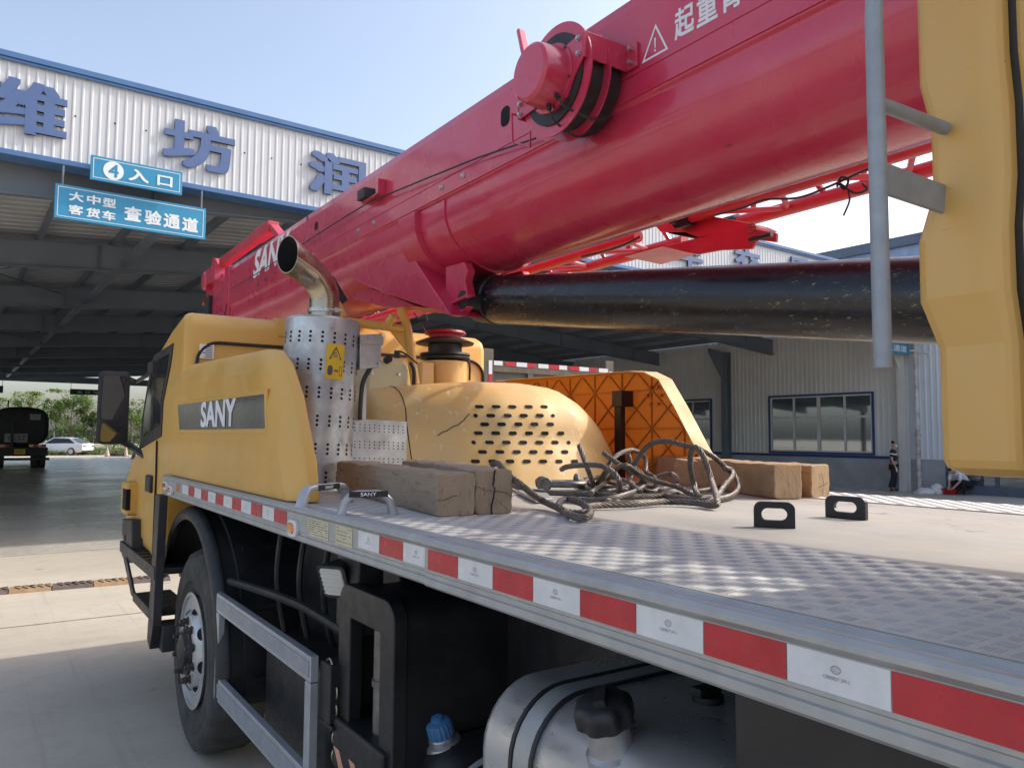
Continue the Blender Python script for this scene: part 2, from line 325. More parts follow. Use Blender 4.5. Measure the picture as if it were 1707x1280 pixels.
def _tread(name, a, b, dust, dustc):
    t = NT(name); n = t.noise(4, 6, 0.65); c = t.mix(t.ramp(n, 0.3, 0.7), a, b); d = t.ramp(t.noise(9, 8, 0.7), 0.42, 0.75, 0.15, dust)
    c = t.mix(d, c, dustc); sp = t.ramp(t.noise(30, 3, 0.5), 0.70, 0.76, 0, 0.75); c = t.mix(sp, c, (0.10, 0.09, 0.08))
    sc_ = t.ramp(t.noise(18, 6, 0.7, stretch=(1, .25, 1)), 0.60, 0.72, 0, 0.5); c = t.mix(sc_, c, (0.20, 0.20, 0.20))
    t.set(col=c, rough=t.ramp(n, 0.3, 0.7, 0.45, 0.62), metal=0.1); t.bump(t.noise(120, 3), 0.0005); return t.mat
M['tread'] = _tread('five_bar_tread_plate', (0.40, 0.395, 0.38), (0.48, 0.47, 0.45), 0.6, (0.46, 0.435, 0.385))
M['ridge'] = pbr('worn_lit_tread_ridge', (0.48, 0.475, 0.46), 0.46, 0.1, var=0.15, vs=12, dust=0.4, dustc=(0.48, 0.46, 0.42), ds=7)  # worn bar tops, lighter copy: light contrast on the bars put into colour
M['ridge2'] = pbr('dirty_shaded_tread_ridge', (0.40, 0.395, 0.38), 0.5, 0.1, var=0.2, vs=12, dust=0.5, dustc=(0.36, 0.34, 0.31), ds=7)  # dirt plus painted shade: bars of one direction get this darker copy
M['tread2'] = _tread('dusty_tread_plate', (0.40, 0.38, 0.35), (0.46, 0.44, 0.40), 0.8, (0.50, 0.46, 0.39))
M['deckd'] = pbr('dusty_deck_plate', (0.37, 0.35, 0.315), 0.66, 0.05, var=0.18, vs=2.5, dust=0.75, dustc=(0.48, 0.43, 0.35), ds=4, scuff=(0.20, 0.17, 0.14), ss=9, sst=(1, .4, 1), sth=.60, bump=0.0006, bs=60, stretch=(1, 0.4, 1))
M['decks'] = pbr('silver_deck_plate', (0.38, 0.39, 0.40), 0.5, 0.3, var=0.1, vs=5, dust=0.5, dustc=(0.42, 0.41, 0.38), ds=9)
def _wood(name, a, b, dark, stretch, endc):
    t = NT(name); n = t.noise(14, 8, 0.7, stretch=stretch, dist=0.6); n2 = t.noise(3, 5, 0.6); f = t.noise(60, 6, 0.75, stretch=stretch)
    c = t.mix(t.ramp(n, 0.3, 0.7), a, b); c = t.mix(t.ramp(n2, 0.45, 0.75, 0, 0.6), c, endc); c = t.mix(t.ramp(f, 0.55, 0.72, 0, 0.8), c, dark)
    t.set(col=c, rough=0.85); t.bump(t.math('ADD', f, n), 0.004); return t.mat
M['woodold'] = _wood('weathered_grey_timber', (0.25, 0.185, 0.13), (0.34, 0.27, 0.20), (0.08, 0.055, 0.04), (1.0, 0.10, 1.0), (0.38, 0.31, 0.24))
M['woodnew'] = _wood('brown_timber', (0.34, 0.22, 0.12), (0.44, 0.30, 0.17), (0.14, 0.08, 0.045), (1.0, 0.12, 1.0), (0.30, 0.19, 0.11))
M['woodend'] = _wood('timber_end_grain', (0.46, 0.32, 0.18), (0.56, 0.41, 0.25), (0.22, 0.13, 0.07), (1.0, 1.0, 0.25), (0.40, 0.27, 0.15))
M['woodendold'] = _wood('grey_timber_end_grain', (0.30, 0.22, 0.15), (0.38, 0.29, 0.20), (0.09, 0.065, 0.045), (1.0, 1.0, 0.3), (0.26, 0.21, 0.16))
M['rope'] = pbr('greasy_wire_rope', (0.15, 0.13, 0.115), 0.5, 0.5, var=0.35, vs=20, dust=0.5, dustc=(0.26, 0.20, 0.15), ds=25)
def _cyl():
    t = NT('worn_black_cylinder'); c = t.mix(t.ramp(t.noise(5, 5), 0.3, 0.7), (0.006, 0.007, 0.010), (0.012, 0.013, 0.017))
    w = t.noise(3.2, 2, 0.5); l = t.noise(62, 6, 0.8, stretch=(1, 0.45, 1.4)); x, y, z = t.sep()
    band = t.ramp(t.math('ABSOLUTE', t.math('SUBTRACT', t.noise(2.0, 1), 0.5)), 0.0, 0.14, 1, 0)
    m = t.math('MULTIPLY', t.ramp(l, 0.60, 0.635), t.ramp(w, 0.44, 0.56)); m = t.math('MULTIPLY', m, 0.8)
    c = t.mix(m, c, (0.38, 0.33, 0.10)); d = t.ramp(t.noise(6, 7, 0.7), 0.5, 0.8, 0, 0.2); c = t.mix(d, c, (0.05, 0.045, 0.04))
    t.set(col=c, rough=t.ramp(t.noise(9, 4), 0.3, 0.7, 0.20, 0.36), coat=0.1); return t.mat
M['cylb'] = _cyl()
# ================================================================== SETTING
mb = MB(); mb.quad((-500, -300, 0), (500, -300, 0), (500, 700, 0), (-500, 700, 0)); mb.build('ground', M['concrete'], kind='structure', smooth=0)
BX = R(1.7); BO = Vector((-0.943, 12.6, 0))
BEX = Vector((math.cos(BX), math.sin(BX), 0)); BEY = Vector((-math.sin(BX), math.cos(BX), 0))
def LW(x, y, z): return BO+BEX*x+BEY*y+Vector((0, 0, z))
def PF(x, y, off=0.0):
    d = ray(x, y); t = ((BO+BEY*off-CAM).dot(BEY))/d.dot(BEY); p = CAM+d*t-BO; return p.dot(BEX), p.z
def PWl(x, y, xl):
    d = ray(x, y); t = ((BO+BEX*xl-CAM).dot(BEX))/d.dot(BEX); p = CAM+d*t-BO; return p.dot(BEY), p.z
fl = bpy.data.objects.new
mb = MB(); mb.quad(*[LW(*p, ) for p in ((-14, 0.9, 0.004), (26.55, 0.9, 0.004), (26.55, 52, 0.004), (-14, 52, 0.004))])
mb.build('canopy_floor', M['floor'], kind='structure', smooth=0)
mb = MB(); mb.quad(*[LW(*p) for p in ((-80, 66, 0.004), (90, 66, 0.004), (90, 130, 0.004), (-80, 130, 0.004))]); mb.build('verge', M['earth'], kind='structure', smooth=0)
# ---- joints in the yard slab
mb = MB()
for y in (3.9, 8.6): mb.quad((-9, y, 0.004), (0.9, y, 0.004), (0.9, y+0.012, 0.004), (-9, y+0.012, 0.004))
for x in (-4.2,): mb.quad((x, -3, 0.004), (x+.012, -3, 0.004), (x+.012, 13, 0.004), (x, 13, 0.004))
mb.build('slab_joints', M['hole'], kind='structure', smooth=0)
# ---- the drive-through canopy
can = thing('inspection_canopy', 'wide open drive-through steel canopy with white ribbed fascia and big blue characters', 'canopy', BO, BX)
BLEN = 49.5; XL, XR = -14.0, 26.55
def zr(x): return 5.98+0.075*x if x < 13 else 5.98+0.075*13-0.075*(x-13)
mb = MB(); ZB, ZT = 5.72, 7.02; x = XL
pr = [(0, 0), (0.022, 0), (0.034, -0.010), (0.054, -0.010), (0.066, 0)]
pts = []
while x < XR+6.0:
    for dx, dy in pr: pts.append((x+dx, dy))
    x += 0.115
for i in range(len(pts)-1):
    a, b = pts[i], pts[i+1]; mb.quad((a[0], a[1], ZB), (b[0], b[1], ZB), (b[0], b[1], ZT), (a[0], a[1], ZT))
fas = mb.build('fascia', M['fascia'], can, smooth=0, local=True)
mb = MB(); mb.box(XL, XR+5.94, 0.03, 0.12, ZB, ZT-0.01); mb.build('fascia_backing', M['ceil'], can, local=True)
mb = MB(); mb.box(XL-.05, XR+6, -0.075, 0.35, ZT, ZT+0.085); mb.box(XL-.05, XR+6, -0.055, -0.028, ZT-.045, ZT-.002); mb.build('top_trim', M['bluetrim'], can, local=True, bevel=0.008)
mb = MB(); mb.box(XL-.05, XR+6, -0.07, 0.30, ZB-0.08, ZB-.003); mb.build('bottom_trim', M['bluetrim'], can, local=True, bevel=0.006)
# small fixing holes left where an older letter hung
mb = MB()
for px, py in ((125, 195), (191, 207), (243, 219), (407, 256), (452, 265), (501, 275)):
    X, Z = PF(px, py); mb.cyl((X, -0.028, Z), (X, -0.021, Z), 0.014, seg=8)
mb.build('fixing_hole', M['hole'], can, local=True)
for ch, x0, x1, z0, z1 in (('潍', -0.30, 0.80, 5.98, 6.74), ('坊', 2.09, 3.17, 5.96, 6.70), ('润', 4.42, 5.48, 5.98, 6.72), ('动', 11.15, 12.22, 5.98, 6.74),
                           ('车', 13.6, 14.66, 5.98, 6.74), ('交', 15.92, 17.0, 6.03, 6.79), ('易', 18.25, 19.3, 6.1, 6.86)):
    mb = MB(); text_mesh(mb, ch, (x0, -0.028, z0), (1, 0, 0), (0, 0, 1), x1-x0, z1-z0, 0.045, 0.030)
    mb.build('character', M['letter'], can, smooth=0, local=True)
# roof sheet, ribs running across
mb = MB(); y = 0.1; prev = None
prof = []
while y < BLEN:
    prof += [(y, 0), (y+.22, 0), (y+.25, .045), (y+.31, .045), (y+.34, 0)]; y += 0.36
for xa, xb in ((XL, 13), (13, XR)):
    for (ya, da), (yb, db) in zip(prof[:-1], prof[1:]):
        mb.quad((xa, ya, zr(xa)+da), (xb, ya, zr(xb)+da), (xb, yb, zr(xb)+db), (xa, yb, zr(xa)+db))
mb.build('roof_sheet', M['ceil'], can, smooth=0, local=True)
# purlins run along, rafters across
x = XL+0.5
while x < XR:
    mb = MB(); mb.box(x-.035, x+.035, 0.15, BLEN, zr(x)-.20, zr(x)-.012); mb.build('purlin', M['beam'], can, smooth=0, local=True); x += 1.45
def rafter(y, dz=0.0):
    mb = MB()
    for xa, xb in ((XL, 13), (13, XR)):
        A, B = zr(xa)-.203, zr(xb)-.203
        for (w, h0, h1) in ((.09, 0, -.012), (.006, -.012, -.56), (.09, -.56, -.575)):
            mb.prism([(xa, y-w, A+h0), (xb, y-w, B+h0), (xb, y-w, B+h1), (xa, y-w, A+h1)], (0, 2*w, 0))
        n = int((xb-xa)/4.3)
        for k in range(1, n+1):       # web stiffeners and flange braces
            xx = xa+4.3*k-1.1
            if xx < xb-.2: mb.box(xx-.006, xx+.006, y-.085, y+.085, zr(xx)-.76, zr(xx)-.22)
    mb.build('rafter', M['beam'], can, smooth=0, local=True)
for k in range(8): rafter(0.45+0.02 if k == 0 else 0.1+6.2*k)
rafter(BLEN-.3)
mb = MB(); mb.box(XL, XR, BLEN-.06, BLEN+.04, 5.30, 5.75); mb.build('rear_edge_beam', M['beam'], can, local=True)
mb = MB(); mb.box(2.55, 2.69, 0.6, BLEN-.4, 5.50, 5.62); mb.build('tie_beam', M['beam'], can, local=True)
mb = MB()
for k in (1, 3, 5):
    y0 = 0.1+6.2*k; mb.tube([(-1.5, y0, 5.55), (2.0, y0+6.2, 5.75)], 0.018, 5); mb.tube([(2.0, y0, 5.7), (-1.5, y0+6.2, 5.6)], 0.018, 5)
mb.build('wind_brace', M['beam'], can, local=True)
for y in (0.95, 8.5, 20.9, 33.3, 45.7):
    mb = MB(); zt = zr(XR)-.5
    for xx, fw_ in ((26.2, .02), (26.5, .02)): mb.box(xx-.012, xx+.012, y-.13, y+.13, 0.004, zt)
    mb.box(26.2, 26.5, y-.008, y+.008, 0.004, zt)
    mb.prism([(26.19, y-.006, zt), (25.2, y-.006, zt+.1), (25.2, y-.006, zt-.05), (26.19, y-.006, zt-1.3)], (0, .012, 0))
    mb.build('column', M['winframe'] if y < 1 else M['beam'], can, smooth=0, local=True)
for y in (0.95, 12.7, 25.1, 37.5, 48):
    mb = MB(); mb.box(-13.7, -13.4, y-.15, y+.15, 0.004, zr(-13.5)-.7); mb.build('column', M['beam'], can, smooth=0, local=True)
# ---- the hall on the right whose side wall closes the canopy
hall = thing('side_hall', 'tall hall with grey ribbed side wall, blue edged windows and slate blue top bands', 'building', LW(26.6, 0, 0), BX)
def HB(x0, x1, y0, y1, z0, z1, mb): return mb.box(x0, x1, y0, y1, z0, z1)
mb = MB()
def ribwall(mb, y0, y1, z0, z1, p=0.20, d=0.018):
    y = y0
    while y < y1-1e-6:
        q = [(0, 0), (p*.3, 0), (p*.42, d), (p*.62, d), (p*.74, 0), (p, 0)]
        for (a, da), (b, db) in zip(q[:-1], q[1:]):
            mb.quad((-da, y+b, z0), (-da, y+a, z0), (-da, y+a, z1), (-da, y+b, z1)) if False else mb.quad((-da, y+a, z0), (-da, y+a, z1), (-db, y+b, z1), (-db, y+b, z0))
        y += p
W1 = (2.12, 6.54); W2 = (9.45, 13.6); ZS, ZH = 1.20, 3.50
for a, b, c, d in ((0.9, W1[0], 1.18, 6.0), (W1[0], W1[1], ZH, 6.0), (W1[1], W2[0], 1.18, 6.0), (W2[0], W2[1], ZH, 6.0), (W2[1], 49.5, 1.18, 6.0)):
    n = max(1, round((b-a)/.2)); ribwall(mb, a, b, c, d, (b-a)/n)
mb.build('canopy_side_wall', M['offw'], hall, smooth=0, local=True)
mb = MB(); ribwall(mb, -40, 0.9, 1.1, 7.4, 0.2); mb.build('outer_wall', M['wallw'], hall, smooth=0, local=True)
mb = MB(); ribwall(mb, 0.9, 60.1, 6.003, 7.4, 0.2); mb.build('upper_wall', M['wallw'], hall, smooth=0, local=True)
mb = MB(); mb.box(-0.03, 0.2, -2.0+1.7, 49.5, 0, 1.08); mb.box(-0.03, 0.2, -40, -6.4, 0, 1.08); mb.build('plinth', M['plinth'], hall, local=True)
mb = MB(); mb.box(-0.05, -0.002, 0.9, 49.5, 1.082, 1.178); mb.build('sill_band', M['bluewin'], hall, local=True)
mb = MB(); mb.box(0.03, 24, -40, 60, 0.01, 8.4); mb.build('wall_core', M['offw'], hall, local=True)
mb = MB(); mb.box(-0.04, 24.2, -40.2, 60.2, 7.402, 7.94); mb.build('dark_band', M['bandd'], hall, local=True)
mb = MB(); mb.box(-0.07, 24.3, -40.2, 60.2, 7.942, 8.55); mb.build('pale_band', M['bandl'], hall, local=True)
mb = MB(); mb.box(-0.25, 24.5, -40.4, 60.4, 8.552, 8.90); mb.build('roof', M['bandd'], hall, local=True)
for (ya, yb) in (W1, W2):
    mb = MB()
    for a, b, c, d in ((ya, yb, ZH-.07, ZH), (ya, yb, ZS, ZS+.07), (ya, ya+.07, ZS+.07, ZH-.07), (yb-.07, yb, ZS+.07, ZH-.07)): mb.box(-0.06, 0.02, a, b, c, d)
    w = mb.build('window', M['bluewin'], hall, local=True)
    mb = MB(); zt = ZS+.07+(ZH-ZS-.14)*.62
    for a, b, c, d in ((ya+.07, yb-.07, ZH-.13, ZH-.07), (ya+.07, yb-.07, ZS+.07, ZS+.13), (ya+.07, yb-.07, zt-.04, zt+.04)): mb.box(-0.03, 0.022, a, b, c, d)
    for k in range(5):
        yy = ya+.07+(yb-ya-.14)*k/4; h = .06 if k in (0, 2, 4) else .035; mb.box(-0.028, 0.022, max(ya+.071, yy-h), min(yb-.071, yy+h), ZS+.132, ZH-.132)
    mb.build('frame', M['winframe'], w, local=True)
    mb = MB(); mb.quad((0.012, ya+.07, ZS+.07), (0.012, ya+.07, ZH-.07), (0.012, yb-.07, ZH-.07), (0.012, yb-.07, ZS+.07)); mb.build('pane', M['glass'], w, smooth=0, local=True)
# glazed doors of the hall, low frames seen under the operator cab
mb = MB(); mb.box(-0.035, 0.02, -6.4, -0.3, 0.0, 0.30)
for k in range(5): mb.box(-0.04, 0.02, -6.4+1.5*k, -6.4+1.5*k+.1, 0.302, 2.6)
mb.box(-0.04, 0.02, -6.4, -0.3, 2.602, 2.75); mb.box(-.04, .02, -6.2, -.3, 0.62, 0.70); d = mb.build('door', M['bandd'], hall, local=True)
mb = MB(); mb.quad((0.012, -6.4, .3), (0.012, -6.4, 2.6), (0.012, -0.3, 2.6), (0.012, -0.3, .3)); mb.build('pane', M['glass'], d, smooth=0, local=True)
mb = MB(); mb.cyl((-0.16, 0.52, 0.02), (-0.16, 0.52, 5.6), 0.075, seg=14); mb.box(-.26, -.06, .42, .62, 5.3, 5.42); mb.box(-.26, -.04, .45, .6, 1.9, 1.96); mb.build('downpipe', M['rust'], hall, local=True)
mb = MB(); p = PWl(1523, 585, 26.3)
mb.box(-0.5, -.1, p[0]-.05, p[0]+.05, p[1]-.03, p[1]+.03); mb.cyl((-0.3, p[0]-.1, p[1]-.06), (-0.3, p[0]-.5, p[1]-.12), 0.05, seg=12); mb.build('security_camera', M['winframe'], hall, local=True)
# ---- signs
def sign(name, label, x0, x1, z0, z1, y, mat, items, line=True, th=0.05, hang=None):
    t = thing(name, label, 'sign', LW((x0+x1)/2, y, z0), BX); cx = (x0+x1)/2
    mb = MB(); mb.box(x0-cx, x1-cx, 0, th, 0, z1-z0); mb.build('panel', mat, t, local=True, bevel=0.006)
    if line:
        mb = MB(); m, w = 0.035, 0.009; X0, X1, H = x0-cx+m, x1-cx-m, z1-z0-m
        for a, b, c, d in ((X0, X1, m, m+w), (X0, X1, H-w, H), (X0, X0+w, m+w, H-w), (X1-w, X1, m+w, H-w)): mb.quad((a, -.003, c), (b, -.003, c), (b, -.003, d), (a, -.003, d))
        mb.build('border_line', M['signw'], t, smooth=0, local=True)
    W, H = x1-x0, z1-z0
    for s, fx, fz, fw, fh, bold in items: mb = MB(); text_mesh(mb, s, (-W/2+fx*W, -.004, fz*H), (1, 0, 0), (0, 0, 1), fw*W, fh*H, 0.002, bold); mb.build('lettering', M['signw'], t, smooth=0, local=True)
    if hang:
        mb = MB()
        for hx in hang: mb.cyl((hx-cx, th/2, z1-z0), (hx-cx, th/2, 5.625-z0), 0.014, seg=6)
        mb.build('hanger_rod', M['beam'], t, local=True)
    return t
t = sign('entrance_sign', 'small blue sign with numeral four in a white disc and two characters', 1.10, 2.35, 5.445, 5.805, -0.25, M['signb'],
     [('入', .40, .24, .22, .50, .03), ('口', .715, .25, .17, .44, .03)])
mb = MB(); mb.cyl((-1.25/2+.30, -.001, .18), (-1.25/2+.30, -.0045, .18), 0.135, seg=40); mb.build('number_disc', M['signw'], t, local=True)
mb = MB(); text_mesh(mb, '4', (-1.25/2+.235, -.0055, .085), (1, 0, 0), (0, 0, 1), .13, .19, 0.002, .03); mb.build('numeral', M['signb'], t, smooth=0, local=True)
mb = MB(); mb.box(-.4, -.36, .05, .23, .1, .16); mb.box(.36, .40, .05, .23, .1, .16); mb.build('bracket', M['beam'], t, local=True)
sign('lane_sign', 'long blue hanging sign with white characters in two sizes below the numbered one', 0.69, 2.75, 4.845, 5.345, -0.10, M['signb'],
     [('大', .085, .56, .09, .27, .03), ('中', .195, .55, .085, .27, .03), ('型', .295, .54, .085, .27, .03), ('客', .085, .17, .09, .28, .03), ('货', .195, .16, .085, .28, .03), ('车', .295, .15, .085, .28, .03),
      ('查', .435, .24, .115, .44, .035), ('验', .57, .22, .115, .44, .035), ('通', .70, .20, .115, .44, .035), ('道', .83, .18, .115, .44, .035)], hang=(0.78, 2.68))
x0, zt = PF(1462, 566, .62); x1, zb = PF(1516, 592, .62)
sign('walkway_sign', 'blue sign for people on foot beside the rusty white downpipe', x0, x1, zb, zt, 0.62, M['signb'], [('行人通道', .06, .2, .88, .6, .02)], line=False, hang=(x0+.1, x1-.1))
x0, zt = PF(117, 648, BLEN-1); x1, zb = PF(172, 659, BLEN-1)
sign('exit_sign', 'long dark green sign hanging under the far end of the canopy beside the mirror', x0, x1, zb, zt, BLEN-1, M['signg'], [('出', .22, .25, .12, .5, .02), ('口', .47, .25, .11, .45, .02), ('↰', .68, .25, .16, .5, .02)], line=False, hang=(x0+.05, x1-.05))
x1, zb = PF(5, 655, BLEN-1); _, zt = PF(5, 643, BLEN-1)
sign('exit_sign', 'dark green sign cut by the left edge of the photo, above the tanker', x1-2.3, x1, zb, zt, BLEN-1, M['signg'], [('口', .5, .25, .11, .45, .02)], line=False, hang=(x1-2.2, x1-.05))
# ---- rubber speed bump across the lane
A, B = P(-60, 992, 'Z', 0), P(330, 960, 'Z', 0); A.z = B.z = 0; d = (B-A); L = d.length; d /= L; nrm = Vector((-d.y, d.x, 0))
sb = thing('speed_bump', 'low rubber speed bump of worn yellow and brown blocks', 'speed bump', (A+B)/2)
bl = 0.42; n = int(L/bl)
M['bumpy'] = pbr('worn_yellow_rubber', (0.30, 0.19, 0.10), 0.8, var=0.3, vs=8, dust=0.6, dustc=(0.25, 0.18, 0.12), ds=12); M['bumpb'] = pbr('brown_black_rubber', (0.12, 0.085, 0.075), 0.8, var=0.3, vs=8, dust=0.5, dustc=(0.2, 0.15, 0.12), ds=10)
for k in range(n):
    p, q = A+d*(bl*k), A+d*(bl*k+bl-.012); pf = [(-.17, 0.002), (-.10, .036), (-.03, .046), (.03, .046), (.10, .036), (.17, 0.002)]
    mb = MB(); mb.loft([[p+nrm*a+Vector((0, 0, h)) for a, h in pf], [q+nrm*a+Vector((0, 0, h)) for a, h in pf]])
    c = (p+q)/2; mb.mi = 1; mb.cyl(c+Vector((0, 0, .045)), c+Vector((0, 0, .048)), .03, seg=12)
    for j in range(5):
        c2 = p+d*(.05+.075*j)
        for s_ in (-1, 1): mb.bar(c2+nrm*.035*s_+Vector((0, 0, .0465)), c2+nrm*.10*s_+d*.05+Vector((0, 0, .038)), .014, .008)
    mb.build('rubber_block', [M['bumpy'] if k % 2 else M['bumpb'], M['hole']], sb, smooth=30)
# ================================================================== BACKGROUND
def tree(name, label, px, D, ztop, spread, leaf, dens, seed, group='trees beyond the fence', low=0.2):
    rnd = random.Random(seed); d = ray(px, 720); b = CAM+d*D; b.z = 0
    t = thing(name, label, 'tree', b, 0, group)
    mb = MB(); H = ztop; trunk = [(0, 0, 0), (.06, .03, H*.25), (-.05, .05, H*.5), (.03, 0, H*.8)]
    mb.tube(smooth_path(trunk, 4), [max(.02, .11*(1-i/14)) for i in range(13)], 7); tips = []
    for k in range(13):
        z0 = H*(low+.05+.55*rnd.random()); a = rnd.random()*6.283; l = spread*(.55+.5*rnd.random()); e = Vector((math.cos(a)*l, math.sin(a)*l, z0+H*(.10+.22*rnd.random())))
        mb.tube([(0, 0, z0), Vector((e.x*.5, e.y*.5, z0+(e.z-z0)*.35)), e], [.04, .028, .012], 5); tips.append(e)
    mb.build('trunk', M['bark'], t, local=True)
    tips += [Vector((0, 0, H*.92)), Vector((.2, -.1, H*.8)), Vector((-.2, .1, H*.72))]
    tips = [q for q in tips if q.z > H*.38]; mb = MB(); V = []; Fc = []
    for e in tips:
        rr = spread*(.28+.25*rnd.random())
        for _ in range(dens):
            u = Vector((rnd.gauss(0, 1), rnd.gauss(0, 1), rnd.gauss(0, .8)))*rr*.55; c = e+u
            if c.z > H: c.z = H-rnd.random()*.3
            if c.z < H*low*.6: c.z = H*low
            a = Vector((rnd.uniform(-1, 1), rnd.uniform(-1, 1), rnd.uniform(-.6, .6))).normalized(); bb = a.cross(Vector((rnd.uniform(-1, 1), rnd.uniform(-1, 1), 1))).normalized(); s_ = .07+.07*rnd.random()
            i = len(V); V += [c-a*s_, c+bb*s_*.55, c+a*s_, c-bb*s_*.55]; Fc.append((i, i+1, i+2, i+3))
    mb.add(V, Fc); mb.build('crown', leaf, t, smooth=0, local=True); return t
trees = [('leafy_tree', 'pale green tree cut by the left edge, behind the tanker', -8, 80, 5.0, 1.6, 'leafB', 130, 1), ('leafy_tree', 'pale round tree rising above the tanker roof', 47, 82, 5.7, 1.5, 'leafB', 130, 2),
         ('leafy_tree', 'mid green tree above the bonnet of the white car', 93, 78, 4.9, 1.0, 'leafA', 110, 3), ('leafy_tree', 'largest dense tree left of the mirror, above the car roof', 119, 78, 5.7, 1.75, 'leafA', 190, 4),
         ('leafy_tree', 'tall tree just left of the mirror with loose branches', 139, 79, 5.3, 1.0, 'leafA', 90, 5), ('young_tree', 'lower dark tree seen against the mirror edge', 154, 80, 3.4, 1.0, 'leafC', 80, 6),
         ('young_tree', 'low tree hidden in part by the mirror', 190, 80, 4.0, 1.6, 'leafA', 110, 8), ('young_tree', 'slim loose tree seen between mirror and cab', 219, 78, 4.9, 1.1, 'leafA', 70, 7), ('young_tree', 'small pale tree close to the cab window', 234, 80, 3.9, 1.2, 'leafB', 80, 9)]
for a in trees: tree(a[0], a[1], a[2], a[3], a[4]*1.08, a[5], M[a[6]], a[7], a[8])
# ground cover and far wood
def leaf_mass(name, n, fn, leaf, s0, s1, seed):
    rnd = random.Random(seed); V = []; Fc = []
    for _ in range(n):
        c = fn(rnd); a = Vector((rnd.uniform(-1, 1), rnd.uniform(-1, 1), rnd.uniform(-.4, 1))).normalized(); b = a.cross(Vector((rnd.uniform(-1, 1), rnd.uniform(-1, 1), 1))).normalized(); s_ = rnd.uniform(s0, s1)
        i = len(V); V += [c-a*s_, c+b*s_*.5, c+a*s_, c-b*s_*.5]; Fc.append((i, i+1, i+2, i+3))
    mb = MB(); mb.add(V, Fc); return mb.build(name, leaf, smooth=0, kind='stuff')
def hedge(rnd):
    x = rnd.uniform(-9, 24); y = rnd.uniform(77, 80); h = .8+.3*math.sin(x*1.3)+.25*math.sin(x*2.9+1); return Vector((x, y+2*math.sin(x), h*rnd.random()**.8+.1))
props(leaf_mass('understory_shrubs', 6500, hedge, M['leafA'], .07, .16, 21), 'tangle of mid green shrubs under the trees along the wire fence', 'shrubs')
def grass(rnd): return Vector((rnd.uniform(-6, 20), rnd.uniform(71.5, 77), rnd.uniform(.02, .35)))
props(leaf_mass('verge_grass', 6000, grass, M['grass'], .08, .2, 22), 'rough green grass on the verge behind the white car', 'grass')
def far(rnd):
    x = rnd.uniform(-60, 90); return Vector((x, rnd.uniform(150, 156), (1.9+.8*math.sin(x*.21)+.6*math.sin(x*.67))*rnd.random()**.7))
props(leaf_mass('far_wood', 14000, far, M['leafC'], .3, .7, 23), 'far off line of dark green trees on the horizon', 'wood')
fe = thing('wire_fence', 'thin grey wire mesh fence on posts behind the white car', 'fence', (4, 75.5, 0))
for k in range(9):
    mb = MB(); mb.cyl((-8+4*k, 75.5, 0), (-8+4*k, 75.5, 1.9), .035, seg=8); mb.build('post', M['fence'], fe)
mb = MB()
for k in range(14): mb.bar((-8, 75.5, .2+.125*k), (24, 75.5, .2+.125*k), .008, .008)
for k in range(107): mb.bar((-8+.3*k, 75.5, .2), (-8+.3*k, 75.5, 1.85), .008, .008, (0, 1, 0))
mb.build('mesh_panel', M['fence'], fe, smooth=0)
# white saloon car, seen from its rear quarter
def build_car():
    b = P(104, 757, 'Z', 0); d0 = ray(104, 740); b = CAM+d0*63; b.z = 0
    t = thing('parked_car', 'white saloon car parked in the sun beyond the canopy', 'car', b, R(142))
    # local frame: x forward
    st = [(-2.25, .42, .88, .70), (-2.2, .30, .95, .78), (-1.75, .22, 1.0, .86), (-1.0, .2, .98, .9), (0, .2, .95, .9), (1.1, .2, .92, .9), (1.75, .22, .86, .88), (2.15, .28, .74, .78), (2.25, .4, .62, .62)]
    mb = MB(); rings = []
    for x, z0, z1, w in st: rings.append([Vector((x, y*w, z)) for y, z in ((-.86, z0), (-1, z0+.15), (-1, z1-.16), (-.88, z1), (.88, z1), (1, z1-.16), (1, z0+.15), (.86, z0))])
    mb.loft(rings); mb.build('body', M['carw'], t, smooth=40, local=True)
    mb = MB(); rings = []
    for x, z, w in ((-1.95, .94, .74), (-1.05, 1.38, .60), (-.3, 1.46, .60), (.35, 1.42, .60), (1.25, .93, .74)):
        rings.append([Vector((x, y*w, zz)) for y, zz in ((-1.12, .90), (-1.0, z), (1.0, z), (1.12, .90))])
    mb.loft(rings); cabn = mb.build('cabin_roof', M['carw'], t, smooth=40, local=True)
    mb = MB()
    mb.quad((-1.90, -.66, .99), (-1.12, -.54, 1.36), (-1.12, .54, 1.36), (-1.90, .66, .99)); o = Vector((-.02, 0, .02)); mb.v = [v+o for v in mb.v]
    for s_ in (-1, 1): mb.add([(-1.55, .80*s_, .97), (-.95, .645*s_, 1.34), (.3, .645*s_, 1.37), (.95, .79*s_, .97)], [(0, 1, 2, 3)])
    mb.build('glass', M['glassd'], t, smooth=0, local=True)
    for s_ in (-1, 1):
        mb = MB(); mb.box(-2.275, -2.1, min(.38*s_, .72*s_), max(.38*s_, .72*s_), .70, .80); mb.build('tail_lamp', M['tailr'], t, local=True, bevel=.02)
    mb = MB(); mb.box(-2.27, -2.1, -.72, .72, .28, .40); mb.build('bumper_insert', M['plastic'], t, local=True, bevel=.02)
    for x in (-1.32, 1.38):
        for s_ in (-1, 1):
            mb = MB(); mb.lathe((x, s_*.72, .32), (0, s_, 0), [(0, .2), (0, .32), (.16, .32), (.19, .28), (.19, .2)], 20); mb.mi = 1; mb.lathe((x, s_*.72, .32), (0, s_, 0), [(.17, .01), (.17, .2), (.192, .2), (.195, .03)], 12)
            mb.build('wheel', [M['tyre'], M['rim']], t, local=True)
build_car()
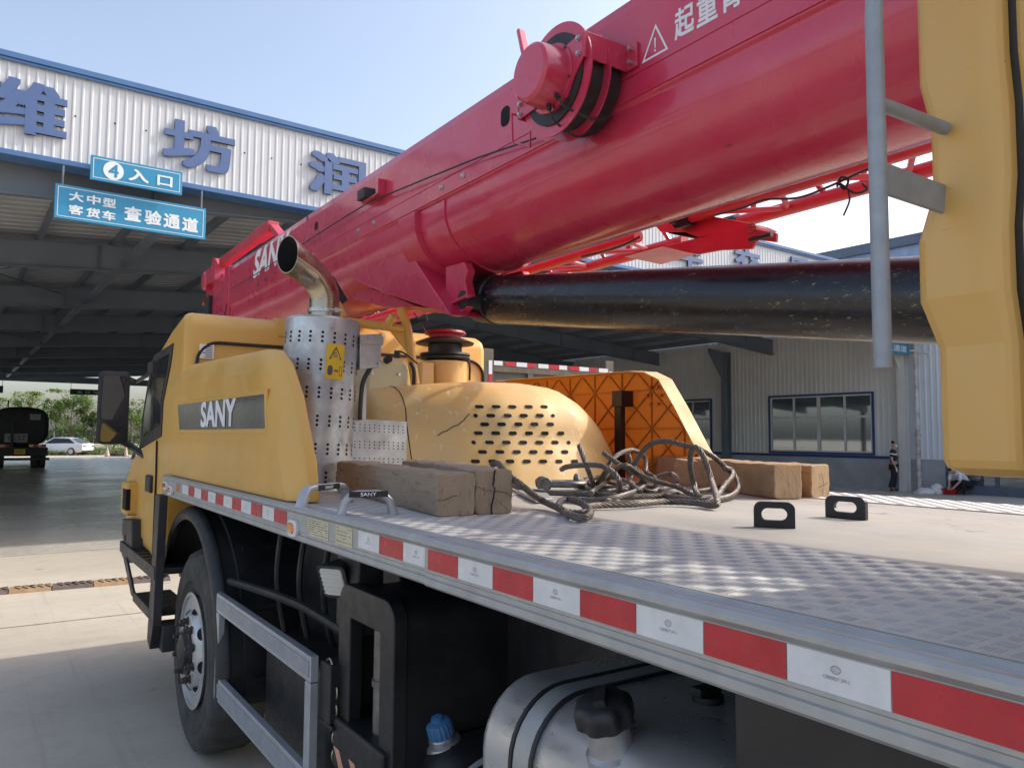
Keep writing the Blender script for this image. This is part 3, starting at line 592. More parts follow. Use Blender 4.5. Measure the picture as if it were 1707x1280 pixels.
# dark tanker lorry seen from behind
tk = thing('tanker_lorry', 'dark tanker lorry standing under the canopy, seen from behind', 'lorry', (.62, 46, 0))
mb = MB(); ang = [2*math.pi*i/28 for i in range(28)]
def tz(c, s_): return 2.12+(.98 if s_ > 0 else .92)*(abs(s_)**.62)*(1 if s_ > 0 else -1)
ell = lambda y, k=1.0: [Vector((.62+1.22*k*(abs(math.cos(a))**.62)*(1 if math.cos(a) > 0 else -1), y, 2.12+(.98*k)*(abs(math.sin(a))**.62)*(1 if math.sin(a) > 0 else -1))) for a in ang]
mb.loft([ell(46.0, .86), ell(46.03, .94), ell(46.12, 1), ell(53, 1), ell(53.1, .9)]); mb.build('tank', M['tankerd'], tk, smooth=40)
mb = MB(); mb.box(-.6, 1.84, 46.1, 53.2, .62, 1.05); mb.build('chassis', M['tankerd'], tk)
mb = MB(); mb.box(-.6, 1.9, 45.7, 45.8, .42, .55); mb.build('bumper_bar', M['darksteel'], tk, bevel=.01)
for xx in (-.3, 1.5):
    for yy in (47.0, 48.4):
        mb = MB()
        for dx in (-.16, .16): mb.lathe((xx+dx-.13, yy, .52), (1, 0, 0), [(0, .25), (0, .5), (.04, .52), (.22, .52), (.26, .5), (.26, .25)], 20)
        mb.build('wheel', M['tyre'], tk)
for a, b in ((-.05, .42), (.44, .92)):
    mb = MB(); mb.box(a, b, 45.86, 45.9, 1.32, 1.75); mb.build('number_panel', M['plinth'], tk)
mb = MB(); text_mesh(mb, 'VX', (.06, 45.855, 1.40), (1, 0, 0), (0, 0, 1), .30, .26, 0, .02); text_mesh(mb, '57', (.50, 45.855, 1.40), (1, 0, 0), (0, 0, 1), .34, .26, 0, .02); mb.build('painted_number', M['print'], tk, smooth=0)
mb = MB()
for x0, x1, m in ((-.55, .15, 0), (1.0, 1.75, 0)):
    for k in range(4): mb.mi = k % 2; w = (x1-x0)/4; mb.box(x0+w*k, x0+w*k+w*.98, 45.9, 45.95, 1.08, 1.22)
mb.build('marker_board', [M['amber'], M['taper']], tk)
mb = MB(); mb.box(.38, .86, 45.92, 45.95, .72, .98); mb.build('licence_plate', M['signy'], tk)
mb = MB(); text_mesh(mb, 'X·57', (.46, 45.915, .80), (1, 0, 0), (0, 0, 1), .32, .11, 0, .02); mb.build('plate_lettering', M['print'], tk, smooth=0)
mb = MB(); mb.box(.98, 1.45, 45.93, 45.97, 2.45, 2.75); mb.build('hazard_plate', M['plinth'], tk)
mb = MB()
for s_ in (-.35, 1.6): mb.tube(smooth_path([(s_, 46.3, 3.08), (s_, 46.3, 3.30), (s_, 49, 3.32), (s_, 52, 3.3), (s_, 52, 3.08)], 4), .025, 6)
mb.tube([(.05, 46.4, 3.08), (.05, 46.4, 3.42)], .03, 6); mb.tube([(.6, 46.4, 3.08), (.6, 46.4, 3.36)], .02, 6); mb.build('roof_rail', M['tankerd'], tk)
mb = MB(); mb.box(.2, .32, 45.8, 45.95, 1.0, 2.4); mb.box(-.1, 1.0, 45.84, 45.96, 1.76, 1.82); mb.build('ladder', M['darksteel'], tk)
mb = MB(); mb.box(-.6, 1.84, 53.5, 55.6, .7, 3.0); mb.build('cab', M['tankerd'], tk, bevel=.12)
# cones and a tyre at the yard edge
for i, (px, D, lab) in enumerate(((180, 60, 'pale traffic cone left of the lying tyre'), (211, 61, 'pale traffic cone right of the lying tyre'), (224, 55, 'pale traffic cone nearest the truck cab'))):
    b = CAM+ray(px, 730)*D; b.z = 0; c = thing('traffic_cone', lab, 'cone', b, 0, 'traffic cones at the far yard edge')
    mb = MB(); mb.lathe(b, (0, 0, 1), [(.03, .17), (.25, .13), (.26, .125), (.45, .09), (.72, .03)], 14); mb.build('body', M['cone'], c); mb = MB(); mb.box(b.x-.2, b.x+.2, b.y-.2, b.y+.2, 0, .03); mb.build('foot', M['plastic'], c)
    mb = MB(); mb.lathe(b, (0, 0, 1), [(.30, .1235), (.31, .124), (.44, .098), (.45, .095)], 14); mb.build('white_sleeve', M['tapew'], c)
b = CAM+ray(197, 740)*61; b.z = 0
mb = MB(); mb.lathe(b, (0, 0, 1), [(0.01, .3), (.0, .5), (.06, .55), (.2, .55), (.26, .5), (.26, .3), (.2, .28), (.06, .28)], 24); props(mb.build('discarded_tyre', M['tyre']), 'black tyre lying flat at the yard edge between two cones', 'tyre')
# stake-sided lorry in the next lane
sx0, sx1, sy = 5.0, 7.52, 9.4
stk = thing('stake_lorry', 'grey wooden stake-sided lorry body with red and white tape beyond the engine hood', 'lorry', (sx0+1.26, sy, 0))
mb = MB(); mb.box(sx0+.05, sx1-.05, sy+.06, sy+.10, 1.05, 2.88)
for y0 in (sx0+.02, sx1-.06): mb.box(y0, y0+.04, sy+.1, sy+6.5, 1.05, 2.72)
mb.build('board_side', M['boards'], stk)
for xx, w, yy, zt in ((sx0-.06, .235, sy, 3.07), (sx0-.29, .17, sy+.25, 3.05), (sx1-.17, .17, sy, 3.03), (sx0+.8, .10, sy+.005, 2.8), (sx0+1.4, .10, sy+.005, 2.8), (sx0+1.95, .10, sy+.005, 2.8)):
    mb = MB(); mb.box(xx, xx+w, yy, yy+.058, 1.0, zt); mb.build('post', M['stakewood'], stk, bevel=.008)
for xx in (sx0-.02, sx1-.03):
    for k in range(5): mb = MB(); mb.box(xx, xx+.05, sy+.6+k*1.2, sy+.72+k*1.2, 1.0, 2.95); mb.build('post', M['stakewood'], stk)
mb = MB(); mb.box(sx0+.172, sx1-.172, sy+.002, sy+.058, 2.74, 2.90); mb.build('top_rail', M['stakewood'], stk, bevel=.006)
mb = MB(); n = 11; w = (sx1-sx0-.3)/n
for k in range(n): mb.mi = k % 2; mb.box(sx0+.18+w*k, sx0+.18+w*k+w*(.96 if k % 3 else .75), sy-.004, sy, 2.835, 2.90)
mb.mi = 0; mb.box(sx0+.09, sx0+.15, sy-.004, sy-.001, 2.70, 2.9); mb.mi = 1; mb.box(sx0+.09, sx0+.15, sy-.004, sy-.001, 2.5, 2.70); mb.mi = 0; mb.box(sx1-.10, sx1-.03, sy-.004, sy-.001, 2.68, 2.86)
mb.build('reflective_tape', [M['tapew'], M['taper']], stk)
mb = MB(); mb.box(sx0+.1, sx1-.1, sy+.1, sy+6.4, .85, 1.04); mb.build('bed', M['darksteel'], stk)
for xx in (sx0+.3, sx1-.6):
    for yy in (sy+1.3, sy+5.5): mb = MB(); mb.lathe((xx, yy, .5), (1, 0, 0), [(0, .25), (0, .47), (.03, .5), (.27, .5), (.3, .47), (.3, .25)], 20); mb.build('wheel', M['tyre'], stk)
mb = MB(); mb.box(sx0+.1, sx1-.1, sy+6.6, sy+8.3, .6, 2.7); mb.build('cab', M['boards'], stk, bevel=.12)
# ================================================================== TRUCK CRANE
TR = thing('truck_crane', 'yellow truck crane with red telescopic boom stowed over its cab and silver deck', 'truck crane', (1.25, 3.0, 0))
DZ = 1.54
def V3(*a): return Vector(a)
# ---- deck
mb = MB(); mb.box(0.684, 2.06, -1.6, 5.0, DZ-.03, DZ-.004); mb.build('deck_plate', M['deckd'], TR)
def tread(x0, x1, y0, y1, z, mat, yr0, yr1, S=.039):
    mb = MB(); mb.box(x0, x1, y0, y1, z-.03, z); mb.mi = 1; V = []; Fc = []
    nx = int((x1-x0)/S); ox_ = x0+((x1-x0)-nx*S)/2
    for i in range(nx):
        for j in range(int((yr1-yr0)/S)):
            cx, cy = ox_+S*(i+.5), yr0+S*(j+.5); al = (i+j) % 2
            for k in range(5):
                o_ = (k-2)*S*.150; L_, w_ = S*.36, S*.062; b = len(V)
                for (l, w, h) in ((-1, -1, 0), (1, -1, 0), (1, 1, 0), (-1, 1, 0), (-.78, -.3, 1), (.78, -.3, 1), (.78, .3, 1), (-.78, .3, 1)):
                    dl, dw, zz = l*L_, o_+w*w_, z-.0002+h*.0012
                    V.append((cx+(dw if al else dl), cy+(dl if al else dw), zz))
                q = [(4, 5, 6, 7), (0, 1, 5, 4), (1, 2, 6, 5), (2, 3, 7, 6), (3, 0, 4, 7)]
                Fc += [[b+t for t in (f if not al else f[::-1])] for f in q]
    mb.add(V, Fc); nb = len(mb.m)-len(Fc)
    for q in range(0, len(Fc)//25): 
        j_ = q % int((yr1-yr0)/S); i_ = q//int((yr1-yr0)/S)
        if (i_+j_) % 2: mb.m[nb+q*25:nb+q*25+25] = [2]*25
    return mb.build('tread_panel', [mat, M['ridge'], M['ridge2']], TR, smooth=0)
tread(0.0735, 0.676, -1.6, 1.752, DZ, M['tread'], -.1, 1.74)
tread(0.0735, 0.676, 1.760, 5.2, DZ-.003, M['tread'], 1.79, 3.3)
tread(2.066, 2.47, -1.6, 5.0, DZ, M['tread2'], .6, 3.0)
mb = MB(); mb.box(0.1, 2.45, -1.6, 5.0, DZ-.12, DZ-.034); mb.build('deck_frame', M['darksteel'], TR)
def rail(y0, y1, dx=0.0):
    top = [(0.072, DZ)]
    for k in range(5): top += [(0.066-.009*k, DZ+.0005), (0.064-.009*k, DZ-.002), (.0615-.009*k, DZ-.002), (.0595-.009*k, DZ+.0005)]
    pf = top+[(0.02, DZ+.002), (0.006, DZ+.005), (-.004, DZ+.003), (-.010, DZ-.004), (-.010, DZ-.013), (-.003, DZ-.020), (0, DZ-.023), (0, 1.458), (.003, 1.455), (.003, 1.4445), (-.002, 1.442), (-.002, 1.427), (.003, 1.421), (.04, 1.421), (.04, 1.43), (.02, 1.44), (.02, DZ-.03), (.072, DZ-.03)]
    mb = MB(); mb.loft([[V3(x+dx, y0, z) for x, z in pf], [V3(x+dx, y1, z) for x, z in pf]])
    return mb.build('side_rail', M['silver'], TR, smooth=30, recalc=True)
rl1 = rail(-1.6, 1.752, -.006); rl2 = rail(1.757, 3.148); rl3 = rail(3.151, 5.22, 0.001)
# reflective tape: blocks of 150 mm
def tape(y_start, n, parent, x, first=0):
    mb = MB()
    for k in range(n):
        a, b = y_start-.15*k-.0008, y_start-.15*(k+1)+.0008; mb.mi = (k+first) % 2
        mb.quad((x, a, 1.465), (x, b, 1.465), (x, b, 1.515), (x, a, 1.515))
    mb.build('reflective_tape', [M['tapew'], M['taper']], parent, smooth=0)
    mb = MB()
    for k in range(n):
        if (k+first) % 2 == 0:
            c = y_start-.15*(k+.5); q = V3(x-.0006, c, 1.497)
            o = [q+V3(0, math.cos(t)*.0075, math.sin(t)*.0055) for t in [2*math.pi*i/20 for i in range(20)]]; i_ = [q+V3(0, math.cos(t)*.0062, math.sin(t)*.0042) for t in [2*math.pi*i/20 for i in range(20)]]
            mb.loft([o, i_], cap=False); text_mesh(mb, 'CCC', (q.x, c+.0042, 1.4945), (0, -1, 0), (0, 0, 1), .0084, .005); text_mesh(mb, 'C000827 3M-1', (q.x, c+.019, 1.483), (0, -1, 0), (0, 0, 1), .038, .0048)
    mb.build('tape_print', M['tapemark'], parent, smooth=0)
tape(2.184, 2, rl2, -.0012); tape(2.184-.3, 1, rl2, -.0012)
tape(1.734, 19, rl1, -.0072, 1)
yf = P(302.3, 815, 'X', 0).y; yb_ = P(478, 876, 'X', 0).y
tape(yb_+.15*2, 2, rl2, -.0012); tape(3.154+round((yf-3.154)/.15)*.15, round((yf-3.154)/.15), rl3, -.0012, 0)
def lamp(px, py, mat, parent, w=.042, h=.024):
    p = P(px, py, 'X', 0); mb = MB(); mb.loft([rrect(p+V3(.002, 0, 0), (0, 1, 0), (0, 0, 1), w+.006, h+.006, h, 6), rrect(p+V3(-.010, 0, 0), (0, 1, 0), (0, 0, 1), w+.006, h+.006, h, 6)])
    o = mb.build('marker_lamp', M['tapew'], parent, bevel=.002); mb = MB(); mb.loft([rrect(p+V3(-.009, .006, 0), (0, 1, 0), (0, 0, 1), w-.006, h-.004, h*.8, 6), rrect(p+V3(-.016, .006, 0), (0, 1, 0), (0, 0, 1), w-.014, h-.010, h*.5, 6)])
    mb.build('amber_lens', mat, parent)
lamp(490, 880, M['amber'], rl2); lamp(285, 817, M['amber'], rl3, .05, .02); lamp(277, 809, M['redlens'], rl3, .05, .018)
p = P(296, 816, 'X', 0); mb = MB(); mb.quad((-.0012, p.y+.05, 1.465), (-.0012, p.y-.045, 1.465), (-.0012, p.y-.045, 1.512), (-.0012, p.y+.05, 1.512)); mb.build('reflector_patch', M['amber'], rl3, smooth=0)
for px0, px1, nr in ((514, 548, 7), (560, 588, 5)):
    a, b = P(px0, 880, 'X', 0).y, P(px1, 888, 'X', 0).y; mb = MB(); mb.quad((-.001, a, 1.455), (-.001, b, 1.455), (-.001, b, 1.515), (-.001, a, 1.515)); pl = mb.build('data_plate', M['plate'], rl2, smooth=0)
    mb = MB(); rnd = random.Random(nr)
    for r_ in range(nr):
        z = 1.509-(.052/nr)*r_; y = a-.008
        while y > b+.012:
            l = rnd.uniform(.008, .03); l = min(l, y-b-.008)
            if rnd.random() < .75: mb.quad((-.0016, y, z-.0022), (-.0016, y-l, z-.0022), (-.0016, y-l, z), (-.0016, y, z))
            y -= l+.006
    mb.build('plate_rows', M['print'], rl2, smooth=0)
# ---- grab handles with a name strip
def handle(pa, pb, label):
    A, B = P(*pa, 'Z', DZ), P(*pb, 'Z', DZ); A.z = B.z = DZ-.003; d = (B-A).normalized(); L = (B-A).length; up = V3(0, 0, 1)
    mb = MB(); path = [A, A+d*.012+up*.045, A+d*.034+up*.066, A+d*.055+up*.070, B-d*.055+up*.070, B-d*.034+up*.066, B-d*.012+up*.045, B]
    side = d.cross(up); rings = []
    for i, q in enumerate(path):
        t = (path[min(i+1, 7)]-path[max(i-1, 0)]).normalized(); n = side.cross(t); w, h = (.017, .011) if 0 < i < 7 else (.022, .015)
        rings.append(rrect(q, side, n, w, h, .006, 3))
    mb.loft(rings); h = mb.build('grab_handle', M['guard'], TR, smooth=50, label=label)
    c = (A+B)/2+up*.0712-side*0; n = -side if side.dot(V3(-1, -.6, 0)) < 0 else side
    nn = side if side.dot(V3(-.8, -.6, 0)) > 0 else -side
    mb = MB(); q = (A+B)/2+up*.069+nn*.0175; mb.obox(q, d*.065, nn*.002, up*.0095); mb.build('name_strip', M['plastic'], h)
    mb = MB(); xd = d if d.cross(up).dot(nn) > 0 else -d
    text_mesh(mb, 'SANY', q+nn*.0025-up*.006, xd, up, .055, .012, 0, .03, center=True); mb.build('name_lettering', M['white'], h, smooth=0)
handle((502, 846), (578, 836), 'grey grab handle nearest the yellow side cover'); handle((568, 858), (655, 855), 'grey grab handle beside the dark grey timbers')
# ---- black lug plates
def lug(pa, pb, h, label):
    A, B = P(*pa, 'Z', DZ-.004), P(*pb, 'Z', DZ-.004); A.z = B.z = DZ-.004; d = (B-A).normalized(); L = (B-A).length; up = V3(0, 0, 1); n = d.cross(up)
    out = [A, B]+arc(B-d*.022+up*(h-.022), d, up, .022, 0, math.pi/2, 5)+arc(A+d*.022+up*(h-.022), d, up, .022, math.pi/2, math.pi, 5)
    c = (A+B)/2+up*h*.52; slot = []; 
    slot = arc(c+d*L*.16, d, up, h*.23, -math.pi/2, math.pi/2, 8)+arc(c-d*L*.16, d, up, h*.23, math.pi/2, 1.5*math.pi, 8)
    bm = bmesh.new(); off = world_off(TR)
    vo = [bm.verts.new(q-off) for q in out]; vi = [bm.verts.new(q-off) for q in slot]
    ed = [bm.edges.new((vo[i], vo[(i+1) % len(vo)])) for i in range(len(vo))]+[bm.edges.new((vi[i], vi[(i+1) % len(vi)])) for i in range(len(vi))]
    r = bmesh.ops.triangle_fill(bm, use_beauty=True, edges=ed, normal=n)
    fs = [f for f in bm.faces]; ex = bmesh.ops.extrude_face_region(bm, geom=fs)
    for v in [g for g in ex['geom'] if isinstance(g, bmesh.types.BMVert)]: v.co += n*.022
    bmesh.ops.recalc_face_normals(bm, faces=bm.faces)
    me = bpy.data.meshes.new('lug_plate'); bm.to_mesh(me); bm.free(); me.materials.append(M['black'])
    o = bpy.data.objects.new('lug_plate', me); COL.objects.link(o); o.parent = TR; o['label'] = label
    md = o.modifiers.new('bevel', 'BEVEL'); md.width = .0025; md.segments = 2; md.limit_method = 'ANGLE'; md.angle_limit = R(50)
    return o
lug((1257, 877), (1326, 880), .076, 'black slotted lug plate on the deck, the nearer one'); lug((1381, 861), (1448, 867), .074, 'black slotted lug plate on the deck, the farther one')
# ---- side covers (left one seen from outside, right one from its ribbed inside)
def cover_poly(inset=0.0):
    return [(2.86+inset, DZ+.004), (2.90+inset, 1.70), (3.06+inset, 1.96), (3.20+inset, 2.10), (3.33+inset, 2.165), (3.45+inset, 2.183), (5.16, 2.23), (5.34, 2.20), (5.42, 1.9), (5.46, DZ+.004)]
X0 = 0.03
cp = cover_poly(); mb = MB()
rings = []
for x, ins in ((X0, .045), (X0+.012, .02), (X0+.10, .075-.09), (X0+.20, -.0-.02+.01)): pass
def cov_ring(x, sy, sz): return [V3(x, y+(sy if y < 4 else -sy*.6), max(DZ+.004, z-sz) if z > 1.6 else z) for y, z in cp]
rings = [cov_ring(X0, .085, .115), cov_ring(X0+.035, .04, .035), cov_ring(X0+.05, .014, .012), cov_ring(X0+.062, .003, .003), cov_ring(X0+.10, 0, 0), cov_ring(X0+.105, .02, .02)]
mb.loft(rings); lc = mb.build('side_cover', M['yellow'], TR, smooth=22, bevel=.009, seg=3, recalc=True, label='yellow side cover with black name band')
# recessed black band
bp = [P(297, 675, 'X', X0), P(442, 657, 'X', X0), P(443, 714, 'X', X0), P(300, 716, 'X', X0)]
mb = MB(); mb.prism([q+V3(-.003, 0, 0) for q in bp], (.004, 0, 0)); mb.build('name_band', M['blackband'], lc, smooth=0)
mb = MB(); fr = [bp[0]+V3(-.001, .03, .025), bp[1]+V3(-.004, -.02, .022), bp[2]+V3(-.004, -.02, -.022), bp[3]+V3(-.004, .03, -.022)]
for i in range(4):
    j = (i+1) % 4; mb.prism([fr[i], fr[j], bp[j]+V3(-.004, 0, 0), bp[i]+V3(-.006, 0, 0)], (.012, 0, 0))
mb.build('band_rim', M['yellow'], lc, smooth=0, bevel=.003)
a, b = P(336, 713, 'X', X0), P(397, 708, 'X', X0); zt = P(338, 670, 'X', X0).z
mb = MB(); text_mesh(mb, 'SANY', (X0-.005, a.y, a.z+.002), (0, -1, 0), (0, 0, 1), a.y-b.y, zt-a.z-.004, .0015, .035); mb.build('brand_lettering', M['white'], lc, smooth=0)
# right cover: thin moulded shell with a rib lattice inside
XRc = 2.42; mb = MB()
rp = [(2.90, 1.50), (2.93, 1.70), (3.12, 1.98), (3.24, 2.14), (3.36, 2.19), (3.5, 2.205), (5.0, 2.23), (5.0, 1.50)]
sh = [V3(XRc, y, z) for y, z in rp]; mb.prism(sh, (.006, 0, 0))
rc = mb.build('side_cover', M['orange'], TR, smooth=0, label='orange ribbed inside of the right side cover')
mb = MB()
for i in range(len(rp)-2):
    (y0, z0), (y1, z1) = rp[i], rp[i+1]; q = [V3(XRc+.014, y0, z0), V3(XRc+.014, y1, z1), V3(XRc-.085, y1+.012, z1-.004), V3(XRc-.085, y0+.012, z0-.004)]; n = (q[1]-q[0]).cross(q[3]-q[0]).normalized(); mb.prism(q, n*.006)
mb.build('edge_lip', M['yellow2'], rc, smooth=30)
mb = MB(); RX = XRc
def inside(y, z):
    if z > 2.2 or z < 1.5 or y > 4.95: return False
    yb = np.interp(z, [1.5, 1.7, 1.98, 2.14, 2.19], [2.92, 2.95, 3.14, 3.27, 3.42]); return y > yb
def rib(y0, z0, y1, z1, h=.011):
    n = 24; run = []
    for i in range(n+1):
        y, z = y0+(y1-y0)*i/n, z0+(z1-z0)*i/n
        if inside(y, z): run.append(V3(RX-h/2, y, z))
        elif len(run) > 1: mb.bar(run[0], run[-1], .007, h, (1, 0, 0)); run = []
        else: run = []
    if len(run) > 1: mb.bar(run[0], run[-1], .007, h, (1, 0, 0))
cw, chh = .265, .235
for k in range(9):
    y = 2.99+cw*k; rib(y+.1325, 1.5, y+.1325, 2.2, .010)
    for r_ in range(-1, 4):
        z = 1.5+chh*r_; rib(y, z, y+cw, z+chh); rib(y+cw, z, y, z+chh)
for r_ in range(4): rib(2.9, 1.5+chh*(r_+.5), 4.95, 1.5+chh*(r_+.5), .008)
mb.build('rib_lattice', M['orange'], rc, smooth=0)
mb = MB()
for k in range(6):
    a = k*math.pi/3; c = V3(RX-.012, 3.35+math.cos(a)*.06, 2.05+math.sin(a)*.06); mb.cyl(c, c+V3(-.02, 0, 0), .011, seg=10)
mb.build('screw_bosses', M['orange'], rc)
pA, pB = P(1035, 790, 'X', 2.36), P(1035, 665, 'X', 2.36)
mb = MB(); mb.box(2.33, 2.37, pB.y-.03, pB.y+.03, 1.5, pB.z); mb.box(2.31, 2.41, pB.y-.06, pB.y+.03, pB.z-.05, pB.z+.05); mb.build('cover_stay', M['black'], TR, bevel=.004)
# ---- front cab
cabp = [(5.0, 2.46), (5.02, 2.53), (5.10, 2.56), (5.45, 2.50), (5.84, 2.40), (6.0, 2.2), (6.2, 1.95), (6.34, 1.73), (6.66, 1.64), (7.02, 1.34), (7.08, 1.2), (7.08, .95), (5.60, .95), (5.60, 1.43), (5.0, 1.43)]
mb = MB(); mb.prism([V3(.055, y, z) for y, z in cabp], (2.19, 0, 0)); cab = mb.build('front_cab', M['yellow'], TR, smooth=50, bevel=.055, seg=4, recalc=True)
CX = .048
def cpoly(pts, x=CX): return [P(a, b, 'X', x) for a, b in pts]
wp = cpoly([(288, 572), (257, 592), (253, 606), (246, 640), (236, 700), (233, 748), (268, 727), (271, 670), (283, 611), (286, 590)])
mb = MB(); mb.prism(wp, (.012, 0, 0)); wf = mb.build('window_frame', M['plastic'], cab, smooth=0)
def inset(poly, k): c = sum(poly, Vector())/len(poly); return [c+(q-c)*k for q in poly]
mb = MB(); mb.prism([q+V3(-.003, 0, 0) for q in inset(wp, .78)], (.003, 0, 0)); mb.build('side_glass', M['glassd'], cab, smooth=0)
dp = cpoly([(261.5, 733), (260, 793), (254.5, 925), (222, 868), (213, 800), (222, 767), (235, 752)], .052)
mb = MB(); mb.prism([q+V3(-.008, 0, 0) for q in dp], (.012, 0, 0)); dr = mb.build('door', M['yellow'], cab, smooth=0, bevel=.004)
mb = MB(); s0, s1, s2 = P(262, 735, 'X', .05), P(260.5, 793, 'X', .05), P(255, 926, 'X', .05)
mb.tube([s0+V3(-.002, 0, 0), s1+V3(-.002, 0, 0), s2+V3(-.002, 0, 0)], .006, 6); mb.build('door_seam', M['hole'], cab)
p = P(251, 806, 'X', .044); mb = MB(); mb.box(.02, .05, p.y-.09, p.y+.09, p.z-.06, p.z+.06); mb.build('door_handle', M['plastic'], cab, bevel=.012)
p = P(216, 832, 'X', .0); mb = MB(); mb.box(-.03, .1, p.y-.05, p.y+.22, p.z-.12, p.z+.13); cb = mb.build('corner_bulge', M['yellow'], cab, bevel=.02); mb = MB(); mb.box(-.033, .0, p.y-.053, p.y+.12, p.z-.08, p.z+.08); mb.build('air_slot', M['hole'], cab, bevel=.005)
# rear wall seal, label plate
mb = MB(); mb.tube(rrect((1.17, 4.993, 1.97), (1, 0, 0), (0, 0, 1), 1.045, .40, .13, 6), .011, 6, closed=True); mb.build('rear_seal', M['plastic'], cab)
a, b, c = P(333, 573, 'Y', 4.99), P(357, 573, 'Y', 4.99), P(333, 597, 'Y', 4.99)
mb = MB(); mb.box(a.x, b.x, 4.988, 4.999, c.z, a.z); mb.build('label_plate', M['white'], cab)
mb = MB(); rnd = random.Random(5)
for k in range(6): z = a.z-.012-.013*k; mb.quad((a.x+.012+rnd.random()*.03, 4.9875, z-.006), (b.x-.008, 4.9875, z-.006), (b.x-.008, 4.9875, z), (a.x+.012+rnd.random()*.02, 4.9875, z))
mb.build('label_rows', M['print'], cab, smooth=0)
for xx in (.62, .95):
    mb = MB(); mb.loft([[V3(xx, 4.993, 2.44), V3(xx, 4.99, 2.47), V3(xx, 5.02, 2.55), V3(xx, 5.10, 2.575), V3(xx, 5.12, 2.55), V3(xx, 5.0, 2.44)], [V3(xx+.17, 4.993, 2.44), V3(xx+.17, 4.985, 2.47), V3(xx+.17, 5.015, 2.552), V3(xx+.17, 5.10, 2.58), V3(xx+.17, 5.12, 2.55), V3(xx+.17, 5.0, 2.44)]]); mb.build('roof_rib', M['yellow'], cab, recalc=True, bevel=.008)
# mirror on its arms
mY = 6.5; c = (P(165, 622, 'Y', mY)+P(212, 736, 'Y', mY))/2; w, h = .098, .27
mb = MB(); mb.loft([rrect(c+V3(0, .10, 0), (1, 0, 0), (0, 0, 1), w*.8, h*.92, .05), rrect(c+V3(0, .05, 0), (1, 0, 0), (0, 0, 1), w+.004, h, .05), rrect(c+V3(0, -.005, 0), (1, 0, 0), (0, 0, 1), w+.01, h+.006, .045), rrect(c+V3(0, -.012, 0), (1, 0, 0), (0, 0, 1), w-.004, h-.008, .035)])
mi = mb.build('mirror_housing', M['plastic'], cab, smooth=50)
def mirror_pane(cz, hh, ri, rd, name):
    n = V3(math.sin(ri), -math.cos(ri), -math.sin(rd)).normalized(); a_ = V3(0, 0, 1).cross(n).normalized(); b_ = n.cross(a_); mb = MB(); q = c+V3(0, -.020, cz)
    mb.loft([rrect(q-n*.012, a_, b_, w-.016, hh, .025), rrect(q, a_, b_, w-.016, hh, .025)]); return mb.build('mirror_glass', M['mirror'], cab, smooth=30)
mirror_pane(.075, .165, R(7), R(3), 0); mirror_pane(-.185, .073, R(11), R(9), 1)
mb = MB(); mb.tube([c+V3(w*.6, .03, .25), P(240, 632, 'X', .06)+V3(0, .35, 0), V3(.10, 5.95, 2.28)], .016, 8); mb.tube([c+V3(w*.6, .03, -.24), c+V3(w+.05, .02, -.30), V3(.07, 6.25, 1.62)], .026, 8); mb.box(.0, .07, 5.75, 5.95, 2.22, 2.30); mb.build('mirror_arm', M['plastic'], cab)
# ---- cab steps
st = M['plastic']; xo = -.02
def sp(x, y): return P(x, y, 'X', xo)
mb = MB(); q = [sp(*k) for k in ((204, 864), (219, 866), (219, 935), (208, 939), (202, 925))]; mb.prism(q, (.3, 0, 0)); stp = mb.build('cab_step', st, TR, smooth=0, bevel=.012)
mb = MB(); mb.box(-.03, .24, 5.22, 6.66, .935, .965); mb.box(-.035, -.022, 5.22, 6.66, .895, .975)
for k in range(9): mb.box(-.02, .22, 5.3+.15*k, 5.312+.15*k, .965, .971)
mb.build('upper_tread', st, stp, smooth=0, bevel=.004)
mb = MB(); mb.box(-.02, .22, 5.30, 6.02, .655, .685); mb.box(-.028, -.012, 5.30, 6.02, .63, .695); mb.build('lower_tread', st, stp, smooth=0, bevel=.004)
mb = MB(); mb.prism([V3(-.03, y, z) for y, z in ((6.66, .97), (6.58, .90), (6.08, .66), (6.0, .66), (6.0, .70), (6.5, .95))], (.016, 0, 0)); mb.build('front_link', M['darksteel'], stp, smooth=0, bevel=.003)
mb = MB(); mb.prism([V3(-.03, y, z) for y, z in ((5.16, 1.42), (5.30, 1.42), (5.34, 1.0), (5.38, .66), (5.40, .50), (5.30, .46), (5.22, .62), (5.20, .98))], (.05, 0, 0)); mb.build('step_post', M['darksteel'], stp, smooth=0, bevel=.004)
mb = MB(); mb.box(.02, .16, 5.18, 5.36, .46, .62); mb.build('step_bracket', M['darksteel'], stp, smooth=0, bevel=.004)
mb = MB(); mb.box(-.034, -.029, 6.50, 6.56, .99, 1.03); mb.build('side_reflector', M['redlens'], stp)
mb = MB(); mb.prism([V3(.45, y, z) for y, z in ((6.9, .62), (6.9, 1.1), (5.9, 1.15), (5.9, .75))], (1.9, 0, 0)); mb.build('cab_underframe', M['darksteel'], TR)
